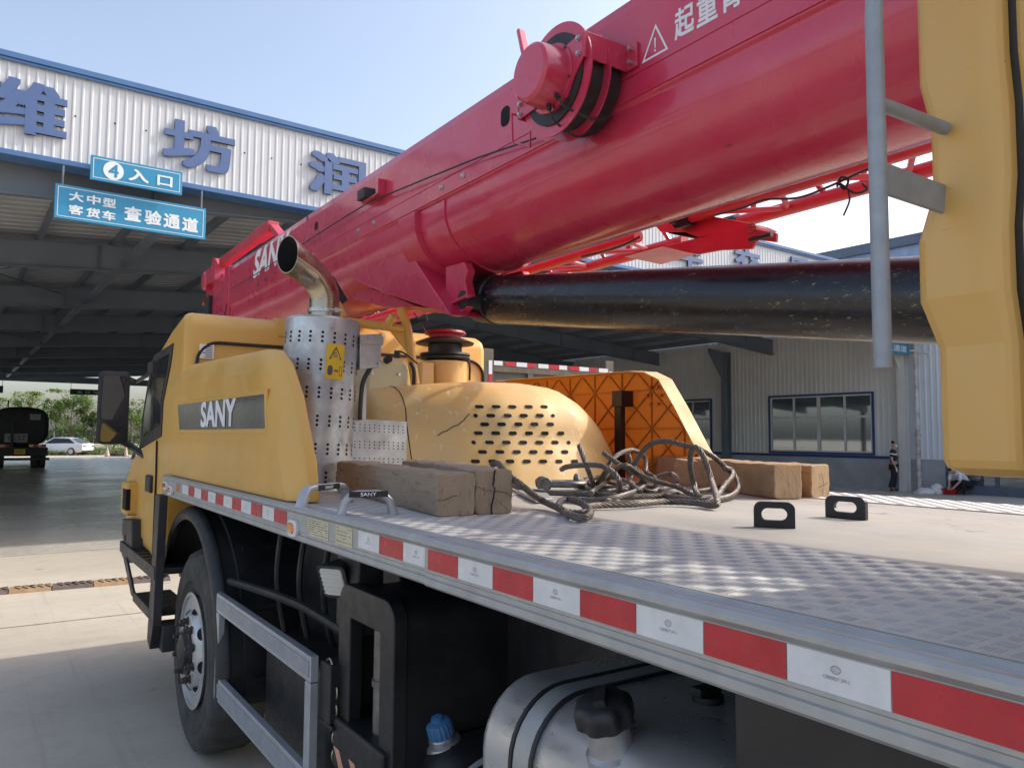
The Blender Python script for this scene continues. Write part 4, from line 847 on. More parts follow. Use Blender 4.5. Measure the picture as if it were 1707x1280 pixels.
# ---- front wheel and mudguard
WC = V3(.10, 4.75, .565)
def make_wheel(x, y, out=-1):
    w = WC.copy(); w.x, w.y = x, y; o = V3(out, 0, 0)
    mb = MB(); pf = [(.30, .305), (.30, .44), (.30, .495), (.285, .545), (.25, .565), (.05, .565), (.015, .547), (.004, .525), (.008, .52), (0, .505), (-.006, .46), (-.004, .452), (-.008, .445), (-.004, .42), (-.006, .385), (.002, .38), (.012, .35), (.02, .305)]
    # tread notches by alternating shoulder radius
    seg = 96; rings = []
    for i, (h, r_) in enumerate(pf):
        rg = []
        for k in range(seg):
            t = 2*math.pi*k/seg; rr = r_-(.012 if (k % 4 < 2 and r_ > .54) else 0)
            rg.append(w-o*h+V3(0, math.cos(t)*rr, math.sin(t)*rr))
        rings.append(rg)
    mb.loft(rings, cap=False); ty = mb.build('front_wheel', M['tyre'], TR, smooth=40, recalc=True)
    mb = MB(); mb.lathe(w, -o, [(.006, .312), (-.006, .322), (-.006, .304), (.03, .292), (.085, .284), (.075, .270), (.035, .246), (-.012, .210), (-.026, .186), (-.026, .10), (-.02, .09)], 48);
    mb.mi = 1
    for k in range(8):
        a = 2*math.pi*(k+.25)/8; er = V3(0, math.cos(a), math.sin(a)); et = V3(0, -math.sin(a), math.cos(a)); n = (o*.6+er*.8).normalized(); tt = (er*.6-o*.8).normalized()
        c_ = w+er*.228-o*.009+n*.004; mb.add([c_+et*math.cos(t)*.036+tt*math.sin(t)*.027 for t in [2*math.pi*i/18 for i in range(18)]], [list(range(18))])
    rm = mb.build('rim', [M['rim'], M['hole']], ty, smooth=35)
    mb = MB(); mb.lathe(w, -o, [(-.02, .140), (-.036, .132), (-.040, .105), (-.060, .094), (-.070, .06), (-.072, .01)], 28); mb.build('hub', M['black'], ty)
    for k in range(10):
        a = 2*math.pi*(k+.5)/10; q = w+V3(0, math.cos(a)*.166, math.sin(a)*.166); mb = MB(); mb.cyl(q+o*.024, q+o*.030, .025, seg=16); mb.cyl(q+o*.030, q+o*.056, .020, seg=6); mb.cyl(q+o*.056, q+o*.072, .012, seg=10); mb.build('wheel_nut', M['nut'], ty, smooth=30)
    return ty
make_wheel(.10, 4.75); make_wheel(2.40, 4.75, 1)
def guard_arch(x0, x1):
    mb = MB(); c = V3(0, 4.75, .56); n = 30; rings = []
    for i in range(n+1):
        t = R(24)+R(162)*i/n; e = V3(0, math.cos(t), math.sin(t))
        rings.append([V3(x, 0, 0)+c+e*r_ for x, r_ in ((x0+.004, .745), (x0-.006, .765), (x0, .80), (x0+.035, .822), (x0+.05, .822), (x0+.055, .812), (x0+.12, .812), (x0+.125, .824), (x1-.05, .825), (x1, .80), (x1, .785), (x0+.05, .795), (x0+.03, .77))])
    mb.loft(rings)
    for k in range(7):
        t = R(34+24*k); e = V3(0, math.cos(t), math.sin(t)); mb.obox(V3(.42, 4.75, .56)+e*.83, (.2, 0, 0), e*.008, V3(0, -e.z, e.y)*.012)
    return mb.build('mudguard', M['plastic'], TR, smooth=50)
mg = guard_arch(.05, .66)
mb = MB(); mb.box(.22, .9, 2.95, 3.78, .42, .86); mb.build('air_filter_box', M['plastic'], TR, bevel=.03)
mb = MB(); mb.tube(smooth_path([V3(.12, 4.05, 1.06), V3(.14, 3.7, 1.08), V3(.18, 3.2, 1.09), V3(.2, 2.7, 1.07)], 5), .02, 8)
for k in range(5): mb.tube(smooth_path([V3(.30+.05*k, 3.80-.20*k, 1.40), V3(.26+.04*k, 3.75-.2*k, 1.1), V3(.30+.05*k, 3.7-.18*k, .80)], 5), .014, 7)
mb.build('hose_bundle', M['plastic'], TR)
# ---- chassis, dark underside
mb = MB(); mb.box(.75, 1.72, -3.2, 6.6, .62, 1.10); mb.build('chassis_frame', M['darksteel'], TR, bevel=.01)
mb = MB(); mb.box(.42, 2.1, 2.75, 3.9, .55, 1.40); mb.build('gearbox_housing', M['black'], TR, bevel=.04)
mb = MB(); mb.box(.55, .75, -1.5, 5.0, .95, 1.38); mb.box(1.75, 1.95, -1.5, 5.0, .95, 1.38); mb.build('inner_rail', M['black'], TR)
# ---- aluminium side guard
gx = .05; mb = MB()
ya, yb2 = 4.03, 2.70
mb.prism([V3(gx, ya, 1.012), V3(gx, yb2, 1.015), V3(gx, yb2, .50), V3(gx, ya, .50)], (.001, 0, 0)) if False else None
def gbar(y0, y1, z0, z1): mb.box(gx, gx+.032, y0, y1, z0, z1)
gbar(yb2, ya, .922, 1.014); g = mb.build('side_guard', M['guard'], TR, bevel=.004)
mb = MB(); gbar(yb2, ya, .505, .612); mb.build('guard_rail', M['guard'], g, bevel=.004)
mb = MB(); gbar(ya-.052, ya, .614, .920); mb.build('guard_post', M['guard'], g, bevel=.004)
mb = MB(); gbar(yb2, yb2+.055, .614, .920); gbar(yb2, yb2+.055, .2, .503); mb.build('guard_post', M['guard'], g, bevel=.004)
mb = MB(); mb.box(gx-.0025, gx-.0005, yb2+.01, ya-.01, .940, .996); mb.box(gx-.0025, gx-.0005, yb2+.01, ya-.01, .525, .592); mb.build('rail_web', M['galv'], g)
mb = MB(); pth = arc((gx+.09, ya-.0, .968), (-1, 0, 0), (0, 1, 0), .074, 0, math.pi/2, 6)+[V3(gx+.22, ya+.074, .968)]
for a, b in zip(pth[:-1], pth[1:]): mb.bar(a, b, .012, .09)
mb.build('guard_return', M['guard'], g, smooth=40)
mb = MB(); mb.box(.085, .16, 2.60, 2.70, .80, 1.0); mb.box(.085, .20, 2.58, 2.70, .785, .80); mb.build('guard_bracket', M['black'], TR, bevel=.006)
# ---- outrigger beam box, black frame
ox = .12; y0, y1 = 2.18, 2.62; zt = 1.285
mb = MB(); n = V3(1, 0, 0)
fo = [V3(ox, y1, .35)]+arc((ox, y1-.07, zt-.07), (0, 1, 0), (0, 0, 1), .07, 0, math.pi/2, 6)+arc((ox, y0+.07, zt-.07), (0, 1, 0), (0, 0, 1), .07, math.pi/2, math.pi, 6)+[V3(ox, y0, .35)]
fi = [V3(ox, y1-.10, .35)]+arc((ox, y1-.115, zt-.125), (0, 1, 0), (0, 0, 1), .015, 0, math.pi/2, 6)+arc((ox, y0+.115, zt-.125), (0, 1, 0), (0, 0, 1), .015, math.pi/2, math.pi, 6)+[V3(ox, y0+.10, .35)]
m = len(fo); vs = fo+fi+[q+n*.05 for q in fo]+[q+n*.05 for q in fi]; fs = []
for i in range(m-1): fs += [(i, i+1, m+i+1, m+i), (2*m+i+1, 2*m+i, 3*m+i, 3*m+i+1), (i+1, i, 2*m+i, 2*m+i+1), (m+i, m+i+1, 3*m+i+1, 3*m+i)]
mb.add(vs, fs); of = mb.build('outrigger_box', M['black'], TR, smooth=40, recalc=True, bevel=.006)
mb = MB(); sh = [V3(ox+.05, y1-.012, .35)]+[q+V3(.05, 0, 0) for q in arc((ox, y1-.07, zt-.07), (0, 1, 0), (0, 0, 1), .058, 0, math.pi/2, 6)+arc((ox, y0+.07, zt-.07), (0, 1, 0), (0, 0, 1), .058, math.pi/2, math.pi, 6)]+[V3(ox+.05, y0+.012, .35)]
mb.loft([sh, [q+V3(.75, 0, 0) for q in sh]], cap=False, closed=False); mb.build('beam_shell', M['black'], of, smooth=40)
mb = MB(); c_ = V3(ox+.07, 2.375, 0); mb.cyl(c_+V3(0, 0, .4), c_+V3(0, 0, 1.19), .042, seg=18); mb.cyl(c_+V3(0, 0, .98), c_+V3(0, 0, 1.0), .047, seg=18); mb.build('jack_tube', M['jack'], of)
mb = MB(); mb.box(ox-.02, ox+.16, y0+.03, y1-.01, .66, .83); jb = mb.build('jack_block', M['black'], of, bevel=.012)
M['chev'] = pbr('faded_hazard_decal', (0.62, 0.30, 0.22), 0.5)
mb = MB()
for k in range(3): yy = y1-.03-.13*k; mb.add([V3(ox-.0215, yy, .735), V3(ox-.0215, yy-.05, .735), V3(ox-.0215, yy-.11, .665), V3(ox-.0215, yy-.06, .665)], [(0, 1, 2, 3)])
mb.build('hazard_decal', M['chev'], of, smooth=0)
# hanging pin and chain beside it
hx, hy = .10, 2.645; mb = MB(); top = V3(hx, hy, .985)
mb.tube(arc(top, (0, 1, 0), (0, 0, 1), .028, 0, 2*math.pi, 18)[:-1], .0045, 6, closed=True); pc = mb.build('lock_pin', M['chain'], TR)
mb = MB(); mb.cyl(top+V3(0, 0, -.03), top+V3(0, 0, -.05), .006, seg=8); mb.cyl(top+V3(0, 0, -.05), top+V3(0, 0, -.19), .013, seg=10); mb.build('pin_shank', M['chain'], pc)
mb = MB()
for k in range(9):
    q = top+V3(0.01, -.04, -.05-.030*k); a, b = ((0, 1, 0), (0, 0, 1)) if k % 2 else ((1, 0, 0), (0, 0, 1))
    mb.tube([q+Vector(a)*math.cos(t)*.010+Vector(b)*math.sin(t)*.020 for t in [2*math.pi*i/12 for i in range(12)]], .0036, 5, closed=True)
mb.build('chain', M['chain'], pc)
# ---- work lamp under the deck
mb = MB(); mb.box(.16, .26, 2.55, 2.75, 1.10, 1.385); mb.build('lamp_bracket', M['plastic'], TR, bevel=.01)
lc_ = P(556, 970, 'X', .12); ln = V3(-.74, -.52, -.42).normalized(); ls = ln.cross(V3(0, 0, 1)).normalized(); lu = ls.cross(ln)
mb = MB(); mb.loft([rrect(lc_-ln*.09, ls, lu, .03, .04, .012), rrect(lc_-ln*.02, ls, lu, .052, .062, .018), rrect(lc_, ls, lu, .058, .068, .018)]); wl = mb.build('work_lamp', M['darksteel'], TR, smooth=45)
mb = MB(); mb.loft([rrect(lc_+ln*.0005, ls, lu, .046, .056, .012), rrect(lc_+ln*.004, ls, lu, .044, .054, .012)])
for k in range(6): mb.bar(lc_+ln*.006-ls*.044+lu*(-.045+.018*k), lc_+ln*.006+ls*.044+lu*(-.045+.018*k), .003, .004)
mb.build('lamp_glass', M['winframe'], wl)
# ---- fuel tank
def dring(y, ins=0.0):
    return rrect((.47, y, .83), (1, 0, 0), (0, 0, 1), .40-ins, .385-ins, .15, 8)
mb = MB(); mb.loft([dring(1.62, .06), dring(1.617, .03), dring(1.60, .008), dring(1.575, 0), dring(-.6, 0), dring(-.62, .03)]); ft = mb.build('fuel_tank', M['tank'], TR, smooth=40, recalc=True)
for yy in (1.475, 1.40):
    mb = MB(); o, i_ = rrect((.47, yy, .83), (1, 0, 0), (0, 0, 1), .406, .391, .155, 8), None; mb.loft([o, [q+V3(0, -.011, 0) for q in o]]); mb.build('tank_strap', M['plastic'], ft, smooth=40)
mb = MB(); o = rrect((.47, 1.462, .83), (1, 0, 0), (0, 0, 1), .4025, .3875, .152, 8); mb.loft([o, [q+V3(0, -.06, 0) for q in o]]); mb.build('strap_band', M['silver'], ft, smooth=40)
cb_ = V3(.135, 1.20, 1.165); ca = V3(-.30, 0, 1).normalized()
mb = MB(); mb.lathe(cb_, ca, [(-.02, .058), (.006, .056), (.012, .047), (.065, .044)], 28); mb.build('filler_neck', M['muff'], ft)
mb = MB(); a_ = ca.orthogonal().normalized(); b_ = ca.cross(a_); rings = []
for h, r_, am in ((0.064, .054, .1), (0.070, .062, .12), (0.097, .063, .12), (0.110, .058, .1), (0.116, .046, .0)):
    rings.append([cb_+ca*h+(a_*math.cos(t)+b_*math.sin(t))*r_*(1-am*.5*(1+math.cos(8*t))*.9) for t in [2*math.pi*i/64 for i in range(64)]])
mb.loft(rings); mb.bar(cb_+ca*.120-a_*.030, cb_+ca*.120+a_*.030, .022, .018, ca); mb.build('tank_cap', M['plastic'], ft, smooth=45)
p = P(1180, 1160, 'Z', 1.225); mb = MB(); mb.cyl(V3(p.x, p.y, 1.21), V3(p.x, p.y, 1.23), .035, seg=16); mb.box(p.x-.04, p.x+.03, p.y-.015, p.y+.015, 1.231, 1.25); mb.build('level_sender', M['plastic'], ft, bevel=.003)
# ---- urea tank with blue cap
uc = P(737, 1232, 'X', .30); ua = V3(-.35, -.15, 1).normalized()
mb = MB(); bc = V3(.44, uc.y+.03, .62); 
def urr(z, ins): return rrect((bc.x, bc.y, z), (1, 0, 0), (0, 1, 0), .22-ins, .17-ins, .09, 6)
mb.loft([urr(.35, .0), urr(.74, 0), urr(.80, .02), urr(.835, .06), urr(.85, .12)]); ut = mb.build('urea_tank', M['plastic'], TR, smooth=50)
mb = MB(); mb.lathe(uc, ua, [(-.06, .075), (-.01, .06), (.0, .055), (.004, .046), (.018, .044), (.022, .040)], 28); mb.build('filler_neck', M['muff'], ut)
mb = MB(); a_ = ua.orthogonal().normalized(); b_ = ua.cross(a_); rings = []
for h, r_ in ((.020, .038), (.024, .043), (.058, .041), (.068, .036), (.072, .024), (.073, .02), (.084, .018), (.087, .012)):
    rings.append([uc+ua*h+(a_*math.cos(t)+b_*math.sin(t))*r_*(1+.03*math.cos(18*t)) for t in [2*math.pi*i/72 for i in range(72)]])
mb.loft(rings); mb.build('blue_cap', M['bluecap'], ut, smooth=30)
mb = MB(); mb.tube(smooth_path([uc+V3(-.05, .16, -.25), uc+V3(-.05, .13, -.06), uc+V3(.1, .1, .03), uc+V3(.3, .05, .06)], 6), .008, 6); mb.tube(smooth_path([uc+V3(-.08, -.13, -.25), uc+V3(-.04, -.14, -.1), uc+V3(.06, -.16, -.02), uc+V3(.3, -.2, .02)], 6), .009, 6); mb.build('tank_hose', M['galv'], ut)
mb = MB(); mb.box(.03, .7, -1.5, .81, .35, 1.418); mb.build('tool_box', M['black'], TR, bevel=.008)
# ---- silencer with pierced jacket
yM = 3.70; mt = P(539, 545, 'Y', yM); mbm = P(521, 812, 'Y', yM); mb0 = mbm.copy(); mb0.z = DZ-.004; mt.z = 2.372; ma = (mt-mb0).normalized(); mr = .183
a_ = V3(0, -1, 0); a_ = (a_-ma*a_.dot(ma)).normalized(); b_ = ma.cross(a_)
mb = MB(); mb.lathe(mb0, ma, [(0, mr), ((mt-mb0).length-.012, mr), ((mt-mb0).length, mr-.012), ((mt-mb0).length-.002, .08)], 48); mb.mi = 1; Lm = (mt-mb0).length
def dot(h, ang, r_):
    e = a_*math.cos(ang)+b_*math.sin(ang); tt = -a_*math.sin(ang)+b_*math.cos(ang); c = mb0+ma*h+e*(mr+.0012)
    mb.add([c+tt*math.cos(w)*r_+ma*math.sin(w)*r_ for w in [2*math.pi*i/12 for i in range(12)]], [list(range(12))])
for row in range(6):
    for col in range(-8, 9):
        for k in range(3): dot(Lm-.085-.1335*row-.0215*k-(.0 if row else 0), R(18*col-38), .0068)
mu = mb.build('silencer', [M['muff'], M['hole']], TR, smooth=40)
def on_cyl(px, py):
    d = ray(px, py); best = None
    for i in range(2000):
        q = CAM+d*(3.0+i*.001); v = q-mb0; rad = (v-ma*v.dot(ma)).length
        if rad <= mr+.002: return q
    return CAM+d*3.6
cs = [on_cyl(*k) for k in ((545, 572), (575, 572), (574, 632), (544, 631))]
ang = lambda q: math.atan2((q-mb0).dot(b_), (q-mb0).dot(a_)); h_ = lambda q: (q-mb0).dot(ma)
A0, A1 = ang(cs[0]), ang(cs[1]); H1, H0 = h_(cs[0]), h_(cs[3])
def cylpt(u, v, o): t = A0+(A1-A0)*u; return mb0+(a_*math.cos(t)+b_*math.sin(t))*(mr+o)+ma*(H0+(H1-H0)*v)
mb = MB()
for i in range(6): mb.quad(cylpt(i/6, 0, .002), cylpt((i+1)/6, 0, .002), cylpt((i+1)/6, 1, .002), cylpt(i/6, 1, .002))
hs = mb.build('hot_surface_sign', M['signy'], mu, smooth=40)
mb = MB()
def cpoly2(pts, o=.003): mb.add([cylpt(u, v, o) for u, v in pts], [list(range(len(pts)))])
for a, b, c, d in (((.14, .56), (.86, .56), (.77, .60), (.25, .60)), ((.86, .56), (.50, .94), (.50, .86), (.77, .60)), ((.50, .94), (.14, .56), (.25, .60), (.50, .86))): cpoly2((a, b, c, d))
for k in range(3): cpoly2([(.34+.02*k, .63+.05*k), (.62-.03*k, .63+.05*k), (.60-.03*k, .655+.05*k), (.36+.02*k, .655+.05*k)])
cpoly2([(.12, .14), (.20, .10), (.34, .12), (.40, .22), (.36, .36), (.26, .40), (.14, .36), (.10, .24)])
cpoly2([(.44, .24), (.52, .29), (.52, .26), (.62, .26), (.62, .29), (.70, .24), (.62, .19), (.62, .22), (.52, .22), (.52, .19)])
for q in (((.74, .10), (.92, .10), (.92, .115), (.74, .115)), ((.74, .365), (.92, .365), (.92, .38), (.74, .38)), ((.74, .10), (.77, .10), (.77, .38), (.74, .38)), ((.89, .10), (.92, .10), (.92, .38), (.89, .38)), ((0.02, .485), (.98, .485), (.98, .495), (.02, .495))): cpoly2(q)
mb.build('sign_symbols', M['print'], hs, smooth=0)
# bent tail pipe
e0 = mt+ma*-.01; td = V3(-.93, -.10, .36); hz = V3(-.975, -.12, 0).normalized(); Rb = .165; th = R(60); path = [e0, mt+ma*.05, mt+ma*.085]; p0 = path[-1]
for i in range(1, 13): a = th*i/12; path.append(p0+hz*Rb*(1-math.cos(a))+ma*Rb*math.sin(a))
tdir = (hz*math.sin(th)+ma*math.cos(th)).normalized(); pe_ = path[-1]; path += [pe_+tdir*.07, pe_+tdir*.15]
mb = MB(); mb.tube(path, [.074]*14+[.076, .079, .083], 32)
n0 = len(path); cn = (tdir*.75+V3(-.28, -.22, -.34)).normalized()
for i in range(32):
    v = mb.v[(n0-1)*32+i]; mb.v[(n0-1)*32+i] = v-tdir*((v-path[-1]).dot(cn)/tdir.dot(cn))
mb.f = mb.f[:-1]; mb.m = mb.m[:-1]
tp = mb.build('tail_pipe', M['stain'], TR, smooth=60)
ring = [mb.v[(n0-1)*32+i] for i in range(32)]; c0 = sum(ring, Vector())/32
mb2 = MB(); inner = [c0+(v-c0)*.955-tdir*.0 for v in ring]; deep = [c0+(q-c0)*.85-tdir*.16 for q in inner]; mb2.loft([ring, inner], cap=False); mb2.mi = 1; mb2.loft([inner, deep], cap=False); mb2.add(deep, [list(range(32))])
mb2.build('pipe_mouth', [M['stain'], M['hole']], tp, smooth=60)
mb = MB(); mb.lathe(mt+ma*.035, ma, [(0, .078), (0, .082), (.018, .082), (.018, .078)], 28); q = mt+ma*.044+V3(.03, -.085, 0); mb.cyl(q-V3(.035, 0, 0), q+V3(.035, -.0, 0), .006, seg=8); mb.box(q.x-.012, q.x+.012, q.y-.012, q.y+.012, q.z-.012, q.z+.012); mb.build('pipe_clamp', M['bolt'], tp)
# pierced box shield and sensor box beside it
def sbox(name, pts, y, mat, parent, depth, bev=.004):
    q = [P(a, b, 'Y', y) for a, b in pts]; mb = MB(); mb.prism(q, (0, depth, 0)); return mb.build(name, mat, parent, smooth=0, bevel=bev), q
q = [P(a, b, 'Y', 3.62) for a, b in ((585, 697), (678, 703), (677, 792), (584, 792))]; mb = MB(); mb.prism(q, (0, .16, 0)); mb.mi = 1; o = V3(0, -.0015, 0)
for gy in range(4):
    for k in range(3):
        for gx_ in range(11):
            u = .07+.086*gx_; v = .10+.30*gy+.055*k
            if v > .97: continue
            c = (q[0]*(1-u)+q[1]*u)*(1-v)+(q[3]*(1-u)+q[2]*u)*v+o; mb.add([c+V3(math.cos(w)*.0035, 0, math.sin(w)*.0035) for w in [2*math.pi*i/10 for i in range(10)]], [list(range(10))])
hsld = mb.build('heat_shield', [M['muff'], M['hole']], TR, smooth=0)
sb_, q = sbox('sensor_box', ((600, 558), (637, 556), (635, 612), (600, 616)), 3.58, M['muff'], TR, .08)
mb = MB(); mb.box(q[0].x-.002, q[1].x+.004, 3.572, 3.579, q[0].z-.045, q[0].z); mb.build('box_flap', M['muff'], sb_, bevel=.001)
for dx, dz in ((.35, -.018), (.8, -.018), (.85, -.155)):
    c = q[0]+(q[1]-q[0])*dx+V3(0, -.008, dz); mb = MB(); mb.cyl(c, c+V3(0, -.008, 0), .008, seg=6); mb.build('bolt', M['bolt'], sb_)
mb = MB(); mb.tube(smooth_path([P(618, 612, 'Y', 3.6), P(606, 635, 'Y', 3.6), P(602, 660, 'Y', 3.6), P(600, 700, 'Y', 3.6)], 5), .012, 8); mb.build('cable', M['plastic'], sb_)
mb = MB(); p0, p1 = P(605, 640, 'Y', 3.75), P(604, 760, 'Y', 3.75); mb.bar(p0, p1, .03, .02, (0, 1, 0)); mb.build('bracket_strip', M['winframe'], sb_)
# ---- rounded engine hood
st = [(.74, 3.86, 4.35, 1.99, .08), (.78, 3.76, 4.5, 2.045, .12), (.95, 3.66, 4.8, 2.075, .20), (1.20, 3.47, 4.85, 2.10, .26), (1.40, 3.36, 4.85, 2.112, .30), (1.65, 3.31, 4.85, 2.115, .32), (1.88, 3.31, 4.85, 2.095, .32), (2.02, 3.33, 4.85, 2.03, .31), (2.12, 3.37, 4.82, 1.94, .28), (2.20, 3.42, 4.75, 1.83, .24), (2.255, 3.48, 4.68, 1.71, .16), (2.29, 3.55, 4.6, 1.60, .05)]
sx = [s_[0] for s_ in st]
def hood_prof(x):
    v = [float(np.interp(x, sx, [s_[i] for s_ in st])) for i in range(5)]; yr, yf_, zt, rr = v[1:]
    lean = .22*(zt-DZ)/.57; out = [V3(x, yr, DZ-.005)]; rr = min(rr, (zt-DZ)*.8)
    for i in range(1, 5): t = i/5; out.append(V3(x, yr+lean*.55*t, DZ+(zt-rr-DZ)*t))
    c = V3(x, yr+lean*.55+rr*1.05, zt-rr); out += [c+V3(0, -math.cos(w)*rr*1.05, math.sin(w)*rr) for w in [math.pi/2*i/9 for i in range(10)]]
    c2 = V3(x, yf_-rr, zt-rr); out += [c2+V3(0, math.sin(w)*rr, math.cos(w)*rr) for w in [math.pi/2*i/5 for i in range(6)]]; out.append(V3(x, yf_, DZ-.005)); return out
xs_ = [.74, .755, .78, .82, .88]+[.95+.05*i for i in range(24)]+[2.12, 2.16, 2.20, 2.23, 2.255, 2.275, 2.29]
def on_hood(x, z):
    pr_ = hood_prof(x)[:15]; zz = [q.z for q in pr_]; return V3(x, float(np.interp(z, zz, [q.y for q in pr_])), z)
def slot(px, py, w, h):
    lo, hi = 3.3, 4.2; d = ray(px, py)
    for i in range(400):
        y = lo+(hi-lo)*i/400; t = (y-CAM.y)/d.y; q = CAM+d*t
        if .8 < q.x < 2.28 and on_hood(q.x, q.z).y <= y: break
    c = on_hood(q.x, q.z); out = []
    du = (on_hood(c.x+.01, c.z)-on_hood(c.x-.01, c.z)).normalized(); dv = (on_hood(c.x, c.z+.01)-on_hood(c.x, c.z-.01)).normalized(); n = du.cross(dv).normalized()
    if n.y > 0: n = -n
    for sgn in (1, -1):
        for i in range(7):
            w_ = -math.pi/2+math.pi*i/6; u = sgn*(w-h)+sgn*math.cos(w_)*h; v = sgn*math.sin(w_)*h; out.append(on_hood(c.x+u*du.x, c.z+v*dv.z)+n*.004)
    mb.add(out, [list(range(len(out)))])
mb = MB(); mb.loft([hood_prof(x) for x in xs_]); mb.mi = 1; fx = lambda X: 620+X*430/1529.0; fy = lambda Y: 500+Y*430/1529.0
rows = [(634, [636, 736, 832, 928, 1020], []), (686, [703, 803, 898, 993], [614, 1072]), (737, [667, 769, 866, 962, 1055], []), (790, [630, 733, 832, 929, 1024, 1117], []), (845, [695, 796, 894, 991, 1084], [602, 1165]), (901, [654, 757, 857, 955, 1050, 1142], []), (957, [612, 716, 818, 917, 1014, 1107, 1200], [])]
for Y, big, small in rows:
    for X in big: slot(fx(X), fy(Y), .0245, .0105)
    for X in small: slot(fx(X), fy(Y), .0125, .011)
hood = mb.build('engine_hood', [M['yellow2'], M['hole']], TR, smooth=60, recalc=True)
mb = MB(); mb.tube([q+(q-V3(.95, 4.2, 1.7)).normalized()*.001 for q in hood_prof(.95)[:26]], .0028, 6); mb.build('hood_seam', M['hole'], hood)
mb = MB(); ck = [on_hood(x, z)+V3(0, -.003, 0) for x, z in ((1.08, 1.80), (1.105, 1.82), (1.125, 1.826), (1.155, 1.85), (1.175, 1.857), (1.20, 1.88), (1.215, 1.90), (1.235, 1.92))]; mb.tube(ck, .0022, 5); mb.build('hood_crack', M['hole'], hood)
# ---- expansion tank, tube frame, air intake
q = [P(a, b, 'Y', 3.98) for a, b in ((612, 603), (655, 597), (676, 600), (683, 615), (683, 645), (611, 658))]
mb = MB(); mb.prism(q, (0, .16, 0)); et = mb.build('expansion_tank', M['cream'], TR, smooth=0, bevel=.018)
c = P(644, 601, 'Y', 3.96); mb = MB(); mb.cyl(c, c+V3(0, -.04, .01), .022, seg=16); mb.build('filler_cap', M['plastic'], et, bevel=.004)
mb = MB(); c = P(662, 588, 'Y', 4.02); mb.cyl(c-V3(0, 0, .03), c+V3(0, 0, .012), .018, seg=12); mb.tube(smooth_path([c+V3(.01, 0, .01), P(676, 590, 'Y', 4.0), P(696, 606, 'Y', 4.0)], 5), .005, 6); mb.tube(smooth_path([P(684, 604, 'Y', 3.96), P(690, 618, 'Y', 3.95), P(690, 648, 'Y', 3.95)], 5), .012, 7); mb.build('tank_hose', M['plastic'], et)
for k in ((620, 622), (665, 624)): c = P(*k, 'Y', 3.975); mb = MB(); mb.cyl(c, c+V3(0, -.008, 0), .009, seg=8); mb.build('bolt', M['bolt'], et)
mb = MB(); pA_, pB_, pC_ = P(548, 532, 'Y', 4.05), P(672, 548, 'Y', 4.05), P(668, 512, 'Y', 4.05)
mb.tube([P(692, 640, 'Y', 4.05), pB_+V3(.03, 0, 0), pC_], .026, 14); fr_ = mb.build('tube_frame', M['yellow'], TR)
mb = MB(); mb.tube([pA_, pB_], .024, 12); mb.build('cross_tube', M['yellow'], fr_); mb = MB(); mb.tube([P(545, 470, 'Y', 4.05), P(572, 528, 'Y', 4.05)], .024, 10); mb.build('cross_tube', M['yellow'], fr_)
mb = MB(); mb.prism([P(545, 463, 'Y', 4.03), P(556, 460, 'Y', 4.03), P(580, 500, 'Y', 4.03), P(572, 506, 'Y', 4.03)], (.0, .05, 0)); mb.build('rubber_pad', M['plastic'], fr_, smooth=0)
mb = MB(); mb.prism([P(648, 548, 'Y', 4.05), P(672, 552, 'Y', 4.05), P(682, 590, 'Y', 4.05)], (0, .012, 0)); mb.build('gusset', M['yellow'], fr_, smooth=0)
c = P(645, 536, 'Y', 4.05); mb = MB(); mb.tube([c+V3(0, 0, -.03), c+V3(.02, -.05, .03)], .024, 10); mb.build('stub_tube', M['yellow'], fr_)
ic = P(741, 640, 'Y', 4.35); ic.z = 2.0; mb = MB(); mb.lathe(ic, (0, 0, 1), [(0, .125), (.075, .125), (.08, .14), (.275, .145), (.285, .10)], 32); ai = mb.build('air_intake', M['yellow2'], TR, smooth=40)
mb = MB(); mb.lathe(ic, (0, 0, 1), [(-.02, .118), (.074, .12)], 28); mb.build('rubber_boot', M['plastic'], ai)
mb = MB(); mb.lathe(ic, (0, 0, 1), [(.287, .10), (.29, .16), (.30, .165), (.312, .155), (.318, .165), (.33, .16), (.335, .11), (.385, .11), (.39, .185), (.40, .19), (.425, .13), (.43, .05)], 36); mb.build('intake_bell', M['plastic'], ai, smooth=40)
mb = MB(); mb.lathe(ic, (0, 0, 1), [(.43, .10), (.45, .105), (.452, .128), (.462, .138), (.475, .13), (.482, .06), (.483, .01)], 10); mb.build('intake_cap', M['jibred'], ai, smooth=40)
mb = MB(); mb.tube(smooth_path([ic+V3(.10, -.09, .30), ic+V3(.14, -.08, .26), ic+V3(.14, -.08, .16)], 4), .008, 6); mb.build('breather_hose', M['plastic'], ai)
mb = MB(); mb.box(ic.x-.22, ic.x-.13, ic.y-.1, ic.y+.05, 2.05, 2.26); mb.build('side_port', M['yellow2'], ai, bevel=.01)
